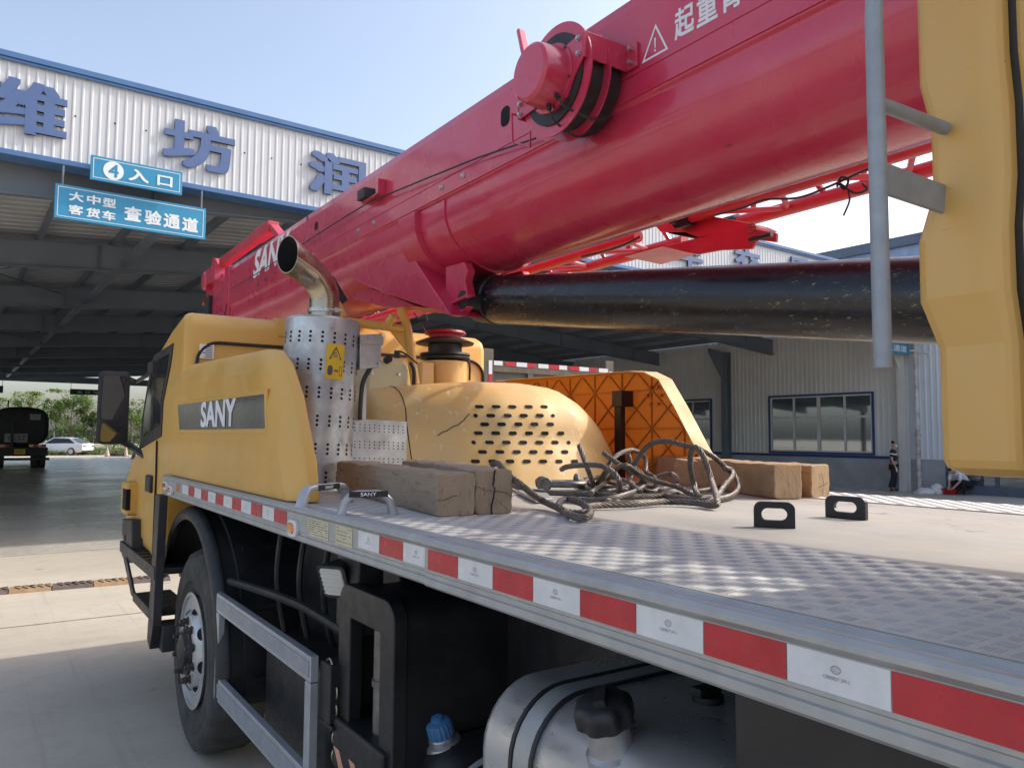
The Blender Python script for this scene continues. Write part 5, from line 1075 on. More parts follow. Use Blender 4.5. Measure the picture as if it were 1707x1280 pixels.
# ================================================================== BOOM
BXc, HW = 1.25, .33; BL = BXc-HW
def boom_ring(y, s=1.0, zc=2.99):
    up_ = [(HW, 3.0), (HW, 3.34), (HW-.012, 3.385), (HW-.045, 3.412)]
    half = [(HW, 3.0)]+[]
    low = [(HW-.014, 2.985), (HW-.014, 2.93)]
    for i in range(1, 10):
        t = math.pi/2*i/9; low.append(((HW-.014)*math.cos(t)**1.2 if i < 9 else 0, 2.93-.27*math.sin(t)**1.0))
    right = [(x, z) for x, z in up_[::-1]]+low; pts = right+[(-x, z) for x, z in right[::-1][1:]]
    return [V3(BXc+x*s, y, zc+(z-zc)*s) for x, z in pts]
mb = MB(); mb.loft([boom_ring(-2.6), boom_ring(7.45)]); boom = mb.build('boom', M['red'], TR, smooth=14, recalc=True, bevel=.006)
mb = MB(); mb.box(BL-.006, BL-.0005, -2.5, 7.42, 3.004, 3.082); mb.box(BL-.0035, BL-.0005, -2.5, 7.42, 3.088, 3.098); mb.build('wear_strip', M['red'], boom, bevel=.002)
for px, py in ((1021, 162), (772, 293), (736, 313), (624, 372), (598, 385), (521, 425), (444, 466), (430, 474)):
    p = P(px, py, 'X', BL-.007); mb = MB(); mb.lathe(p, (-1, 0, 0), [(0, .016), (.002, .016), (.003, .011), (.010, .009), (.011, .002)], 14); mb.build('bolt', M['nut'] if px < 500 else M['bolt'], boom)
def bmark(pts, mat, name, thick=.0):
    mb = MB(); mb.add([P(a, b, 'X', BL-.0015) for a, b in pts], [list(range(len(pts)))]); return mb.build(name, mat, boom, smooth=0)
for cx_, cy_, w, h in ((527, 377, .034, .028), (512, 364, .012, .018), (842, 194, .035, .045)):
    c = P(cx_, cy_, 'X', BL-.0015); mb = MB(); mb.add(rrect(c, (0, 1, 0), (0, 0, 1), w, h, min(w, h)*.8, 6), [list(range(28))]); mb.build('access_hole', M['hole'], boom, smooth=0)
# lettering on the boom flank
a, b = P(422, 463, 'X', BL), P(492, 385, 'X', BL)
mb = MB(); text_mesh(mb, 'SANY', (BL-.0015, a.y, 3.135), (0, -1, 0), (0, 0, 1), a.y-b.y, .225, 0, .07, shear=.3); mb.build('brand_lettering', M['white'], boom, smooth=0)
T3 = [P(1070, 107, 'X', BL-.0015), P(1114, 82, 'X', BL-.0015), P(1093, 40, 'X', BL-.0015)]; cT = sum(T3, Vector())/3
mb = MB()
for i in range(3):
    j = (i+1) % 3; mb.add([T3[i], T3[j], cT+(T3[j]-cT)*.80, cT+(T3[i]-cT)*.80], [(0, 1, 2, 3)])
mb.add([cT+V3(0, .004, .028), cT+V3(0, -.004, .028), cT+V3(0, -.0025, -.008), cT+V3(0, .0025, -.008)], [(0, 1, 2, 3)]); mb.add(arc(cT+V3(0, 0, -.017), (0, 1, 0), (0, 0, 1), .0045, 0, 2*math.pi, 10)[:-1], [list(range(10))]); mb.build('warning_triangle', M['white'], boom, smooth=0)
t0 = P(1125, 70, 'X', BL).y; mb = MB()
for k, ch in enumerate('起重臂'): text_mesh(mb, ch, (BL-.0015, t0-.098*k, 3.128), (0, -1, 0), (0, 0, 1), .086, .105, 0, .022, shear=.0)
mb.build('warning_lettering', M['white'], boom, smooth=0)
# cable along the flank with its guide block
p = P(624, 328, 'X', BL); mb = MB(); mb.box(BL-.085, BL-.012, p.y-.045, p.y+.06, p.z-.028, p.z+.034); gb = mb.build('guide_block', M['darksteel'], boom, bevel=.004)
mb = MB(); mb.box(BL-.06, BL-.001, p.y-.16, p.y+.06, p.z-.038, p.z-.030); mb.box(BL-.05, BL-.001, p.y-.16, p.y-.13, p.z-.03, p.z+.06); mb.build('guide_bracket', M['red'], boom, bevel=.002)
mb = MB(); cpx = [(893, 231), (800, 262), (720, 294), (640, 327), (614, 338), (560, 371), (500, 410), (440, 449), (384, 482)]; mb.tube([P(a, b, 'X', BL-.03) for a, b in cpx], .0042, 6); mb.build('length_cable', M['plastic'], boom)
# boom head with sheaves and rigging
mb = MB(); rr_ = lambda y, s: [V3(BXc+(q.x-BXc)*s, y, 2.99+(q.z-2.99)*s) for q in boom_ring(0)]
mb.loft([rr_(7.452, .93), rr_(8.2, .93)]); bh = mb.build('boom_head', M['red'], TR, smooth=20, recalc=True, bevel=.005)
mb = MB(); mb.box(BL-.01, BL+.02, 7.45, 7.62, 2.62, 3.40); mb.build('end_plate', M['red'], bh, bevel=.006)
for x in (BL+.05, BL+.52):
    mb = MB(); mb.prism([V3(x, 7.9, 3.40), V3(x, 8.45, 3.46), V3(x, 8.62, 3.36), V3(x, 8.60, 3.18), V3(x, 8.3, 3.02), V3(x, 7.9, 3.0)], (.03, 0, 0)); mb.build('head_plate', M['red'], bh, bevel=.006)
for x in (BL+.10, BL+.28, BL+.44): mb = MB(); mb.lathe((x, 8.45, 3.33), (1, 0, 0), [(0, .13), (.008, .15), (.02, .13), (.03, .13), (.042, .15), (.05, .13)], 28); mb.build('sheave', M['jibred'], bh)
mb = MB(); mb.lathe((BL-.03, 8.42, 3.40), (1, 0, 0), [(0, .085), (.02, .10), (.10, .10), (.12, .085)], 24); mb.box(BL-.02, BL+.1, 7.95, 8.36, 3.34, 3.50); mb.build('anchor_drum', M['red'], bh, bevel=.004)
mb = MB(); mb.prism([V3(BL+.02, 8.35, 3.48), V3(BL+.02, 8.25, 3.62), V3(BL+.02, 8.15, 3.60), V3(BL+.02, 8.0, 3.50)], (.05, 0, 0)); mb.bar((BL+.06, 8.0, 3.52), (BL+.12, 7.0, 3.585), .07, .09); mb.bar((BL+.12, 7.02, 3.59), (BL+.14, 6.6, 3.60), .10, .10); mb.bar((BL+.14, 6.6, 3.60), (BL+.14, 6.3, 3.42), .08, .05); mb.build('head_link', M['jibred'], bh, bevel=.006)
mb = MB(); mb.box(BL-.01, BL+.12, 8.22, 8.40, 3.03, 3.22); mb.tube(smooth_path([V3(BL, 8.4, 3.1), V3(BL-.03, 8.5, 3.0), V3(BL+.02, 8.3, 2.92), V3(BL-.01, 8.0, 2.99), V3(BL-.01, 7.6, 2.92), V3(BL-.01, 7.48, 3.03)], 5), .008, 6); mb.build('limit_switch', M['plastic'], bh)
mb = MB()
for k in range(4): mb.lathe((BL+.05, 8.46+.05*k, 3.20), (0, 1, 0), [(0, .06-.008*k), (.012, .06-.008*k)], 16)
mb.cyl((BL+.05, 8.4, 3.20), (BL+.05, 8.72, 3.20), .012, seg=8); mb.build('spring_stop', M['redlens'], bh)
# ---- cable reel on the boom flank
RC = V3(0, 2.172, 3.10)
mb = MB(); mb.lathe((.90, RC.y, RC.z), (-1, 0, 0), [(0, .165), (.18, .165)], 48); reel = mb.build('cable_reel', M['plastic'], TR, smooth=40)
def flange(x, r0, r1, th=.006):
    mb = MB(); n = 56; c = V3(x, RC.y, RC.z); o0 = arc(c, (0, 1, 0), (0, 0, 1), r1, 0, 2*math.pi, n)[:-1]; i0 = arc(c, (0, 1, 0), (0, 0, 1), r0, 0, 2*math.pi, n)[:-1]; d = V3(-th, 0, 0)
    mb.loft([i0, o0, [q+d for q in o0], [q+d for q in i0], i0], cap=False); return mb.build('reel_flange', M['red'], reel, smooth=35, recalc=True)
flange(.735, .158, .205); flange(.825, .16, .20); flange(.735, .10, .128, .004)
mb = MB(); mb.lathe((.735, RC.y, RC.z), (-1, 0, 0), [(-.005, .15), (.0, .15), (.002, .10)], 40); mb.build('reel_face', M['hole'], reel)
mb = MB(); hc = V3(.715, RC.y-.0, RC.z+.0); mb.lathe(hc, (-1, 0, 0), [(-.01, .125), (.008, .125), (.010, .112), (.075, .108), (.098, .104), (.108, .092), (.110, .02)], 44); hm = mb.build('reel_housing', M['red'], reel, smooth=35)
for k in range(6):
    a = k*math.pi/3+.3; c = hc+V3(-.008, math.cos(a)*.119, math.sin(a)*.119); mb = MB(); mb.cyl(c, c+V3(-.006, 0, 0), .005, seg=8); mb.build('screw', M['nut'], reel)
mb = MB(); mb.prism([V3(.712, RC.y-.06, 3.185), V3(.712, RC.y-.178, 3.205), V3(.712, RC.y-.178, 3.11), V3(.712, RC.y-.13, 3.06), V3(.712, RC.y-.09, 3.0), V3(.712, RC.y-.04, 3.0)], (.006, 0, 0))
arm = mb.build('reel_arm', M['red'], reel, smooth=0); mb = MB(); mb.box(.712, BL-.001, RC.y-.186, RC.y-.179, 3.11, 3.205); mb.box(BL-.012, BL-.001, RC.y-.24, RC.y-.186, 3.11, 3.20); mb.build('reel_arm', M['red'], reel, bevel=.002)
mb = MB(); mb.prism([V3(.712, RC.y+.06, 3.03), V3(.712, RC.y+.21, 3.02), V3(.712, RC.y+.21, 3.09), V3(.712, RC.y+.09, 3.15)], (.006, 0, 0)); mb.build('reel_arm', M['red'], reel, smooth=0); mb = MB(); mb.box(.712, BL-.001, RC.y+.205, RC.y+.212, 3.02, 3.09); mb.build('reel_arm', M['red'], reel)
for dy, z in ((-.158, 3.185), (-.158, 3.13), (.195, 3.035), (.195, 3.075)):
    c = V3(.712, RC.y+dy, z); mb = MB(); mb.cyl(c, c+V3(-.005, 0, 0), .010, seg=12); mb.cyl(c+V3(-.005, 0, 0), c+V3(-.012, 0, 0), .0075, seg=6); mb.build('bolt', M['bolt'], reel, smooth=30)
mb = MB()
for dy, z in ((-.215, 3.18), (-.215, 3.13)): c = V3(.91, RC.y+dy, z); mb.cyl(c, c+V3(-.02, 0, 0), .009, seg=6)
mb.build('stud', M['bolt'], reel)
for a, l in ((-2.2, .05), (-1.75, .06)):
    c = hc+V3(-.03, math.cos(a)*.11, math.sin(a)*.11); e = V3(0, math.cos(a), math.sin(a)); mb = MB(); mb.cyl(c, c+e*.022, .009, seg=10); mb.tube(smooth_path([c+e*.02, c+e*.05+V3(.02, 0, -.01), V3(.80, RC.y+math.cos(a)*.21, RC.z+math.sin(a)*.21), V3(.90, RC.y+math.cos(a)*.17-.02, RC.z+math.sin(a)*.17)], 5), .0045, 6); mb.build('gland_cable', M['plastic'], reel)
p0 = P(868, 52, 'X', .80); p1 = P(878, 100, 'X', .76); mb = MB(); mb.bar(p1, p0, .02, .038, (1, 0, 0)); mb.build('reel_lever', M['red'], reel, bevel=.008)
mb = MB(); g = [P(a, b, 'X', .74) for a, b in ((853, 190), (855, 238), (884, 245), (884, 218))]; mb.tube(g, .0045, 6); mb.tube([g[0], V3(.86, g[0].y, g[0].z)], .0045, 6); mb.build('cable_guide', M['red'], reel)
# ---- bracket under the boom that takes the luffing cylinder
bxl, bxr = .965, 1.535
def bp_(pts, x): return [P(a, b, 'X', .97)+V3(x-.97, 0, 0) for a, b in pts]
mb = MB(); pol = ((548, 446), (646, 394), (690, 430), (752, 525), (641, 489)); mb.prism(bp_(pol, bxl), (bxr-bxl, 0, 0)); lb = mb.build('luffing_bracket', M['red'], TR, smooth=0, bevel=.006)
mb = MB(); mb.prism([P(575, 470, 'X', 1.05), P(640, 488, 'X', 1.05), P(700, 512, 'X', 1.05), P(640, 512, 'X', 1.05), P(588, 498, 'X', 1.05)], (.4, 0, 0)); mb.build('bracket_floor', M['red'], lb, smooth=0, bevel=.005)
ring_l = boom_ring(0)[4:14]
def saddle(y0, y1, th, name):
    mb = MB(); c = V3(BXc, 0, 2.99)
    inn = [V3(BXc-(q.x-BXc), 0, q.z) for q in boom_ring(0)[4:15]]; o = [V3(BXc+(q.x-BXc)*(1+th), 0, 2.985+(q.z-2.985)*(1+th)) for q in inn]
    inn2 = inn+[V3(2*BXc-q.x, 0, q.z) for q in inn[::-1][1:]]; o2 = o+[V3(2*BXc-q.x, 0, q.z) for q in o[::-1][1:]]
    A_ = [V3(q.x, y0, q.z) for q in o2]; B_ = [V3(q.x, y1, q.z) for q in o2]; C_ = [V3(q.x, y1, q.z) for q in inn2]; D_ = [V3(q.x, y0, q.z) for q in inn2]
    mb.loft([D_, A_, B_, C_], cap=False, closed=False); return mb.build(name, M['red'], lb, smooth=40, recalc=True)
saddle(3.60, 3.80, .13, 'saddle_band'); saddle(3.34, 3.598, .025, 'saddle_plate')
for x in (1.045, 1.405):
    mb = MB(); e = [P(a, b, 'X', 1.08)+V3(x-1.08, 0, 0) for a, b in ((752, 446), (783, 438), (789, 452), (784, 468), (789, 492), (786, 512), (776, 525), (762, 528), (752, 524))]; mb.prism(e, (.05, 0, 0)); mb.build('pin_ear', M['red'], lb, smooth=0, bevel=.005)
pc_ = P(771, 500, 'X', 1.045); mb = MB(); mb.cyl(pc_+V3(-.004, 0, 0), pc_+V3(.41, 0, 0), .048, seg=28); mb.build('luffing_pin', M['plastic'], lb)
dpl = (P(789, 488, 'X', 1.045)-P(758, 503, 'X', 1.045)); mb = MB(); mb.bar(pc_+V3(-.010, 0, 0)-dpl*.5, pc_+V3(-.010, 0, 0)+dpl*.5, .012, .034, (1, 0, 0)); mb.build('pin_keeper', M['red'], lb, bevel=.002)
for s_ in (-.42, .42): c = pc_+V3(-.016, 0, 0)+dpl*s_; mb = MB(); mb.cyl(c, c+V3(-.010, 0, 0), .010, seg=6); mb.build('bolt', M['bolt'], lb)
# ---- luffing cylinder
cA = P(786, 500, 'X', 1.25); c2 = P(1500, 500.5, 'X', 1.25); cd_ = (c2-cA).normalized(); CR = .125
cs_ = P(812, 497, 'X', 1.25); cs_ = cA+cd_*((cs_-cA).dot(cd_)); cs_ = cA+cd_*.10
mb = MB(); mb.cyl(cs_+cd_*.19, cs_+cd_*4.3, CR, seg=48); lcy = mb.build('luffing_cylinder', M['cylb'], TR, smooth=40)
mb = MB(); mb.lathe(cs_, cd_, [(0, .085), (.002, .112), (.035, .120), (.04, CR-.002), (.135, CR-.002), (.14, CR-.008)], 48); mb.build('gland_nut', M['darksteel'], lcy, smooth=30)
mb = MB(); mb.lathe(cs_, cd_, [(-.006, .10), (.0, .117), (.012, .121), (.014, .112)], 40); M['scale'] = pbr('worn_pale_steel', (.35, .33, .30), .5, .6, var=.4, vs=30, dust=.6, dustc=(.2, .12, .06), ds=20); mb.build('worn_ring', M['scale'], lcy)
mb = MB(); mb.lathe(cs_, cd_, [(.141, CR-.01), (.15, CR+.004), (.175, CR+.006), (.188, CR-.004)], 48); mb.build('end_collar', M['black'], lcy, smooth=40)
mb = MB(); mb.cyl(cA-cd_*.0, cs_+cd_*.01, .075, seg=24); mb.cyl(V3(1.10, cA.y, cA.z), V3(1.40, cA.y, cA.z), .085, seg=28); mb.build('rod_eye', M['black'], lcy)
# ---- lattice jib stowed on the far flank
JX, JZ = (1.94, 2.30), 2.885
jib = None
def jib_part(y0, y1, z0, taper):
    global jib
    ch = {}
    for k, (x, z) in enumerate(((JX[0], z0), (JX[1], z0+.03), ((JX[0]+JX[1])/2, z0+.46))):
        mb = MB(); xe = x+(2.1-x)*taper; mb.tube([V3(x, y0, z), V3(xe, y1, z-.05*taper)], .034, 12); ch[k] = (V3(x, y0, z), V3(xe, y1, z-.05*taper)); o = mb.build('jib', M['jibred'], TR) if jib is None else mb.build('chord', M['jibred'], jib); jib = jib or o
    n = int(abs(y1-y0)/.55)
    for i, j in ((0, 1), (1, 2), (0, 2)):
        for k in range(n):
            a0, a1 = ch[i]; b0, b1 = ch[j]; u0, u1 = k/n, (k+.5)/n; u2 = (k+1)/n
            mb = MB(); mb.tube([a0.lerp(a1, u0+.02), b0.lerp(b1, u1)], .014, 7); mb.tube([b0.lerp(b1, u1), a0.lerp(a1, u2-.02)], .014, 7); mb.build('lacing', M['jibred'], jib)
jib_part(3.0, 8.0, JZ, .3); jib_part(2.62, -1.6, JZ+.02, 0)
for x, z in ((JX[0], JZ+.02), (JX[1], JZ+.05)):
    mb = MB(); mb.cyl(V3(x, 2.62, z), V3(x, 2.72, z), .045, seg=16); mb.cyl(V3(x-.06, 2.70, z), V3(x+.06, 2.70, z), .03, seg=16); mb.build('chord_fork', M['black'], jib)
# box bracket carrying the jib foot
jb = MB(); X2 = 1.98
def j2(pts, x=X2): return [P(a, b, 'X', X2)+V3(x-X2, 0, 0) for a, b in pts]
jb.prism(j2(((1105, 410), (1162, 424), (1200, 417), (1252, 415), (1262, 400), (1293, 404), (1294, 388), (1240, 378), (1165, 396))), (.02, 0, 0)); jbr = jb.build('jib_bracket', M['jibred'], TR, smooth=0, bevel=.005)
mb = MB(); mb.prism(j2(((1140, 352), (1250, 372), (1262, 378), (1165, 396), (1136, 385))), (.16, 0, 0)); mb.build('bracket_head', M['jibred'], jbr, smooth=0, bevel=.005)
mb = MB(); q = [P(a, b, 'Z', 2.735) for a, b in ((1040, 428), (1104, 411), (1161, 424), (1102, 441))]; mb.prism(q, (0, 0, .008)); mb.build('bracket_sole', M['jibred'], jbr, smooth=0)
mb = MB(); mb.prism(j2(((1088, 372), (1142, 354), (1136, 386), (1100, 386))), (.3, 0, 0)); mb.build('bracket_arm', M['jibred'], jbr, smooth=0, bevel=.004)
mb = MB(); mb.prism(j2(((1100, 386), (1138, 376), (1196, 388), (1160, 396)), X2+.03), (.14, 0, 0)); mb.build('bracket_hollow_shade', M['hole'], jbr, smooth=0)  # solid black block painting the shade inside the red bracket
c = P(1275, 397, 'X', X2-.01); mb = MB(); mb.cyl(c+V3(-.03, .06, 0), c+V3(-.03, -.06, 0), .012, seg=10); mb.build('bracket_pin', M['black'], jbr); mb = MB(); mb.tube(arc(c+V3(-.03, .05, .05), (0, 1, 0), (0, 0, 1), .022, 0, 2*math.pi, 16)[:-1], .003, 5, closed=True); mb.build('pin_ring', M['nut'], jbr)
def loose(pts, r_, x, nm='loose_cable'):
    mb = MB(); mb.tube(smooth_path([P(a, b, 'X', x) for a, b in pts], 6), r_, 6); mb.build(nm, M['plastic'], jib)
loose(((970, 428), (1010, 418), (1040, 408), (1068, 394)), .006, 1.80); loose(((1195, 358), (1240, 346), (1275, 333), (1330, 330), (1380, 312), (1440, 285), (1470, 275)), .005, 1.78)
loose(((1395, 312), (1402, 296), (1414, 300), (1408, 316), (1400, 306), (1425, 322), (1445, 316), (1438, 306)), .005, 1.78); loose(((1414, 318), (1416, 335), (1406, 360)), .004, 1.78)
loose(((690, 522), (698, 530), (708, 524), (712, 536), (702, 540), (706, 546), (709, 552)), .006, 1.8)
# ================================================================== UPPER STRUCTURE NEAR THE CAMERA
OX = .30
def oc_ring(z, ins, y0, y1, x1=.86):
    r_ = .03; return rrect(((OX+ins+x1)/2, (y0+y1)/2+0, z), (1, 0, 0), (0, 1, 0), (x1-OX-ins)/2, (y1-y0)/2, r_, 5)
lv = [(1.742, .06), (1.744, .034), (1.755, .016), (1.768, .012), (1.945, .012), (2.022, -.007), (2.118, -.007), (2.200, .010), (2.312, .010), (2.385, -.001), (2.9, -.001), (3.15, .03), (3.2, .07)]
mb = MB(); mb.loft([oc_ring(z, i_, .507, .645-i_) for z, i_ in lv]); oc = mb.build('operator_cab', M['yellow3'], TR, smooth=13, bevel=.006, seg=3, label='yellow operator cab of the crane, cut by the right edge')
mb = MB(); mb.loft([oc_ring(z, i_+.015, .3, .52) for z, i_ in lv]); mb.build('door_rubber', M['plastic'], oc, smooth=50)
mb = MB(); mb.loft([oc_ring(z, i_, -.55, .499) for z, i_ in lv]); mb.build('cab_door', M['yellow3'], oc, smooth=13, bevel=.006, seg=3)
hx = .12; mb = MB(); pt = [P(1463, -60, 'X', hx), P(1462, 120, 'X', hx), P(1463, 300, 'X', hx), P(1470, 612, 'X', hx)]
yy = .607; mb.tube([V3(hx, yy-.012, 2.75), V3(hx, yy-.004, 2.50), V3(hx, yy, 2.42), V3(hx, yy, 1.902)], .0128, 16); hr = mb.build('hand_rail', M['galv'], TR, smooth=50, label='grey tube hand rail beside the operator cab')
mb = MB(); a, b = P(1478, 165, 'X', hx), P(1545, 200, 'X', .29); mb.tube([V3(hx, yy, a.z), V3(.30, yy-.01, a.z+.0)], .0105, 12); mb.build('rail_stay', M['galv'], hr)
zt, zb = P(1480, 262, 'X', hx).z, P(1480, 340, 'X', hx).z; mb = MB(); mb.box(hx+.006, .31, yy-.004, yy+.004, zb+.02, zt); mb.build('rail_plate', M['galv'], hr, bevel=.003)
mb = MB(); mb.lathe((1.25, -.55, 1.50), (0, 0, 1), [(0, .62), (.16, .62), (.16, .55), (.22, .55)], 48); mb.build('slewing_ring', M['darksteel'], TR)
mb = MB(); mb.box(.36, 2.2, -2.3, .12, 1.725, 1.80); mb.box(.95, 1.05, -2.3, -.1, 1.80, 2.6); mb.box(1.45, 1.55, -2.3, -.1, 1.80, 2.6); mb.build('slewing_platform', M['red'], TR, bevel=.01)
mb = MB(); mb.box(.3, 2.2, -3.2, -2.35, 1.7, 2.5); mb.build('counterweight', M['yellow'], TR, bevel=.05)
mb = MB(); mb.box(.62, .68, 0.15, 0.5, 1.72, 1.76); mb.build('cab_mount', M['black'], TR)
for y in (-1.75, -3.1): make_wheel(.257, y)
# ================================================================== LOOSE THINGS ON THE DECK
def timber(name, label, a, b, w, h, mats, group, seed, crack=None, twist=0.0):
    """a,b: near and far end centres on the deck; w across, h high"""
    rnd = random.Random(seed); a, b = Vector(a), Vector(b); d = (b-a).normalized(); L = (b-a).length; s = V3(d.y, -d.x, 0); up = V3(0, 0, 1)
    mb = MB(); n = 26; prof = []
    for sx_, sz in ((-1, 0), (-1, 1), (1, 1), (1, 0)):
        pass
    base = []
    m = 7
    for i in range(m): base.append((-w/2+w*i/m, 0))
    for i in range(m): base.append((w/2, h*i/m))
    for i in range(m): base.append((w/2-w*i/m, h))
    for i in range(m): base.append((-w/2, h-h*i/m))
    cr = .012; rings = []
    ph = [rnd.random()*6 for _ in range(8)]
    for k in range(n+1):
        t = k/n; rg = []; sk = .006*math.sin(t*5+ph[0]); 
        for (x, z) in base:
            ex_, ez = min(x+w/2, w/2-x), min(z, h-z)
            if ex_ < cr and ez < cr: f_ = (cr-max(ex_, ez))*.32; x -= math.copysign(f_, x); z += f_ if z < h/2 else -f_
            g = .0022*math.sin(t*23+x*60+ph[1])+.0018*math.sin(t*57+z*90+ph[2])+rnd.uniform(-.0010, .0010)
            q = a+d*(L*t)+s*(x*(1+.015*math.sin(t*7+ph[3]))+sk+g*(1 if z > 0 else 0))+up*max(0, z*(1+.012*math.sin(t*6+ph[4]))+(g if z > .01 else 0))
            if k in (0, n): q += d*(rnd.uniform(-.002, .002))
            rg.append(q)
        rings.append(rg)
    e0 = [a+(q-a)*.985+d*-.0 for q in rings[0]]
    mb.loft(rings, cap=False); c0 = len(mb.v)
    mb.mi = 1; cc = sum(rings[0], Vector())/len(rings[0])-d*.004; mid = [cc+(q-cc)*.95-d*.003 for q in rings[0]]; nn = len(mid)
    mb.loft([mid, rings[0]], cap=False); mb.add(mid, [list(range(nn))[::-1]])
    cz = sum(rings[-1], Vector())/nn; mb.add(rings[-1], [list(range(nn))])
    t = mb.build(name, mats, None, smooth=35); off = (a+b)/2
    for v in t.data.vertices: v.co -= off
    t.location = off; props(t, label, 'timber', group)
    if crack:
        for cpath in crack:
            pm = MB(); 
            for (u0, v0, u1, v1, wd_) in cpath:
                p0 = a+s*(u0*w)+up*(v0*h)-d*.0085; p1 = a+s*(u1*w)+up*(v1*h)-d*.0085; dd = (p1-p0).normalized(); sd = dd.cross(d)*wd_; pm.add([p0-sd*.7, p0+sd*.7, p1+sd, p1-sd], [(0, 1, 2, 3)])
            pm.build('split', M['hole'], t, smooth=0)
    return t
GT = 'timber blocks carried on the deck'
zd = DZ-.003
ra = random.Random(3)
def jag(u0, v0, u1, v1, n, wd, seed):
    r_ = random.Random(seed); pts = [(u0+(u1-u0)*i/n+(r_.uniform(-.035, .035) if 0 < i < n else 0), v0+(v1-v0)*i/n+(r_.uniform(-.03, .03) if 0 < i < n else 0)) for i in range(n+1)]
    return [(pts[i][0], pts[i][1], pts[i+1][0], pts[i+1][1], wd*r_.uniform(.6, 1.2)) for i in range(n)]
def wid(p0, sdir, xt):
    lo, hi = .02, .5
    for _ in range(40):
        m = (lo+hi)/2
        if PX(p0+sdir*m)[0] < xt: lo = m
        else: hi = m
    return lo
def hgt(p0, yt):
    lo, hi = .02, .5
    for _ in range(40):
        m = (lo+hi)/2
        if PX(p0+V3(0, 0, m))[1] > yt: lo = m
        else: hi = m
    return lo
def block(label, near, far, xr, ytop, mats, seed, crack, L=None, d=None):
    p0 = P(*near, 'Z', zd); p0.z = zd
    if d is None: q = P(*far, 'Z', zd); d = (q-p0); d.z = 0; L = L or d.length; d.normalize()
    s_ = V3(d.y, -d.x, 0); w = wid(p0, s_, xr); h = hgt(p0, ytop); c = p0+s_*w/2
    return timber('timber_block', label, c, c+d*L, w, h, mats, GT, seed, crack)
block('weathered grey timber nearest the camera, left of the cracked one', (724, 862), (562, 818), 788, 789, [M['woodold'], M['woodendold']], 1, [jag(-.5, .35, .05, .48, 5, .0012, 1)])
block('grey timber with a deep crack down its end, beside the wire rope', (791, 858), (672, 820), 855, 783, [M['woodold'], M['woodendold']], 2, [jag(.0, 1.0, -.08, 0.0, 9, .0030, 4), jag(0, .52, .5, .40, 5, .001, 5), jag(-.05, .5, -.5, .62, 5, .0009, 6), jag(0, .4, .4, .05, 4, .0008, 7)])
block('long brown timber lying along the orange cover, left of the shorter one', (1289, 832), (1080, 799), 1334, 773, [M['woodnew'], M['woodend']], 3, [jag(-.3, .9, .3, .1, 6, .0005, 8), jag(.1, .9, .45, .35, 4, .0005, 9)], L=1.42)
block('brown timber with a star split in its end, rightmost of the blocks', (1351, 830), None, 1381, 775, [M['woodnew'], M['woodend']], 4, [jag(.18, .38, .05, .75, 3, .0014, 10), jag(.18, .38, .5, .5, 3, .0010, 11), jag(.18, .38, .05, .02, 3, .0014, 12), jag(.18, .38, -.12, .3, 3, .0016, 13)], L=.9, d=V3(.10, .995, 0).normalized())
# ---- wire rope slings: six twisted strands along each path
def rope(name, label, paths, r_=.0125, pitch=.15, fr_=None):
    mb = MB()
    for pts in paths:
        sp_ = smooth_path(pts, 10); res = [sp_[0]]; acc = 0
        for q in sp_[1:]:
            while (q-res[-1]).length > .0105: res.append(res[-1]+(q-res[-1]).normalized()*.0105)
        n = len(res); a = None; fr = []
        for i in range(n):
            t = (res[min(i+1, n-1)]-res[max(i-1, 0)]).normalized()
            if a is None: a = t.orthogonal().normalized()
            a = (a-t*a.dot(t)).normalized(); fr.append((a.copy(), t.cross(a)))
        mb.tube(res, r_*.5, 6)
        for k in range(6):
            sr = []
            for i in range(n):
                w = 2*math.pi*(i*.0105/pitch+k/6); sr.append(res[i]+(fr[i][0]*math.cos(w)+fr[i][1]*math.sin(w))*r_*.68)
            mb.tube(sr, r_*.34, 6)
    o = mb.build(name, M['rope'], None, smooth=60); c = sum((Vector(p) for p in paths[0]), Vector())/len(paths[0])
    for v in o.data.vertices: v.co -= c
    o.location = c; return props(o, label, 'wire rope', 'wire rope slings heaped on the deck')
def Z_(x, y, h=.014): return P(x, y, 'Z', DZ+h)
def Y_(x, y, yv): 
    p = P(x, y, 'Y', yv); p.z = max(p.z, DZ+.012); return p
rope('wire_rope_sling', 'wire rope running over the cracked timber to a small eye loop', [[Y_(818, 776, 2.45), Y_(830, 772, 2.42), Y_(845, 790, 2.30), Y_(868, 808, 2.15), Z_(900, 832, .03), Z_(930, 846), Z_(955, 860), Z_(978, 862), Z_(984, 850, .02), Z_(968, 838, .035), Z_(945, 832, .04), Z_(932, 840, .03), Z_(940, 852), Z_(965, 856), Z_(980, 853)]], .0125)
rope('wire_rope_sling', 'wire rope lying straight along the deck in front of the shackle', [[Z_(853, 808, .015), Z_(880, 818), Z_(930, 822), Z_(990, 824), Z_(1040, 828), Z_(1100, 826), Z_(1150, 822), Z_(1200, 812, .016), Z_(1228, 800, .03), Y_(1224, 786, 2.55), Y_(1205, 776, 2.6)],
     [Z_(975, 846), Z_(1000, 842), Z_(1060, 840), Z_(1110, 836), Z_(1160, 838), Z_(1190, 842), Z_(1196, 834, .03), Y_(1186, 800, 2.18), Y_(1172, 760, 2.22), Y_(1160, 745, 2.26), Y_(1152, 752, 2.28), Y_(1151, 780, 2.30), Y_(1158, 812, 2.30), Z_(1166, 830)]], .0125)
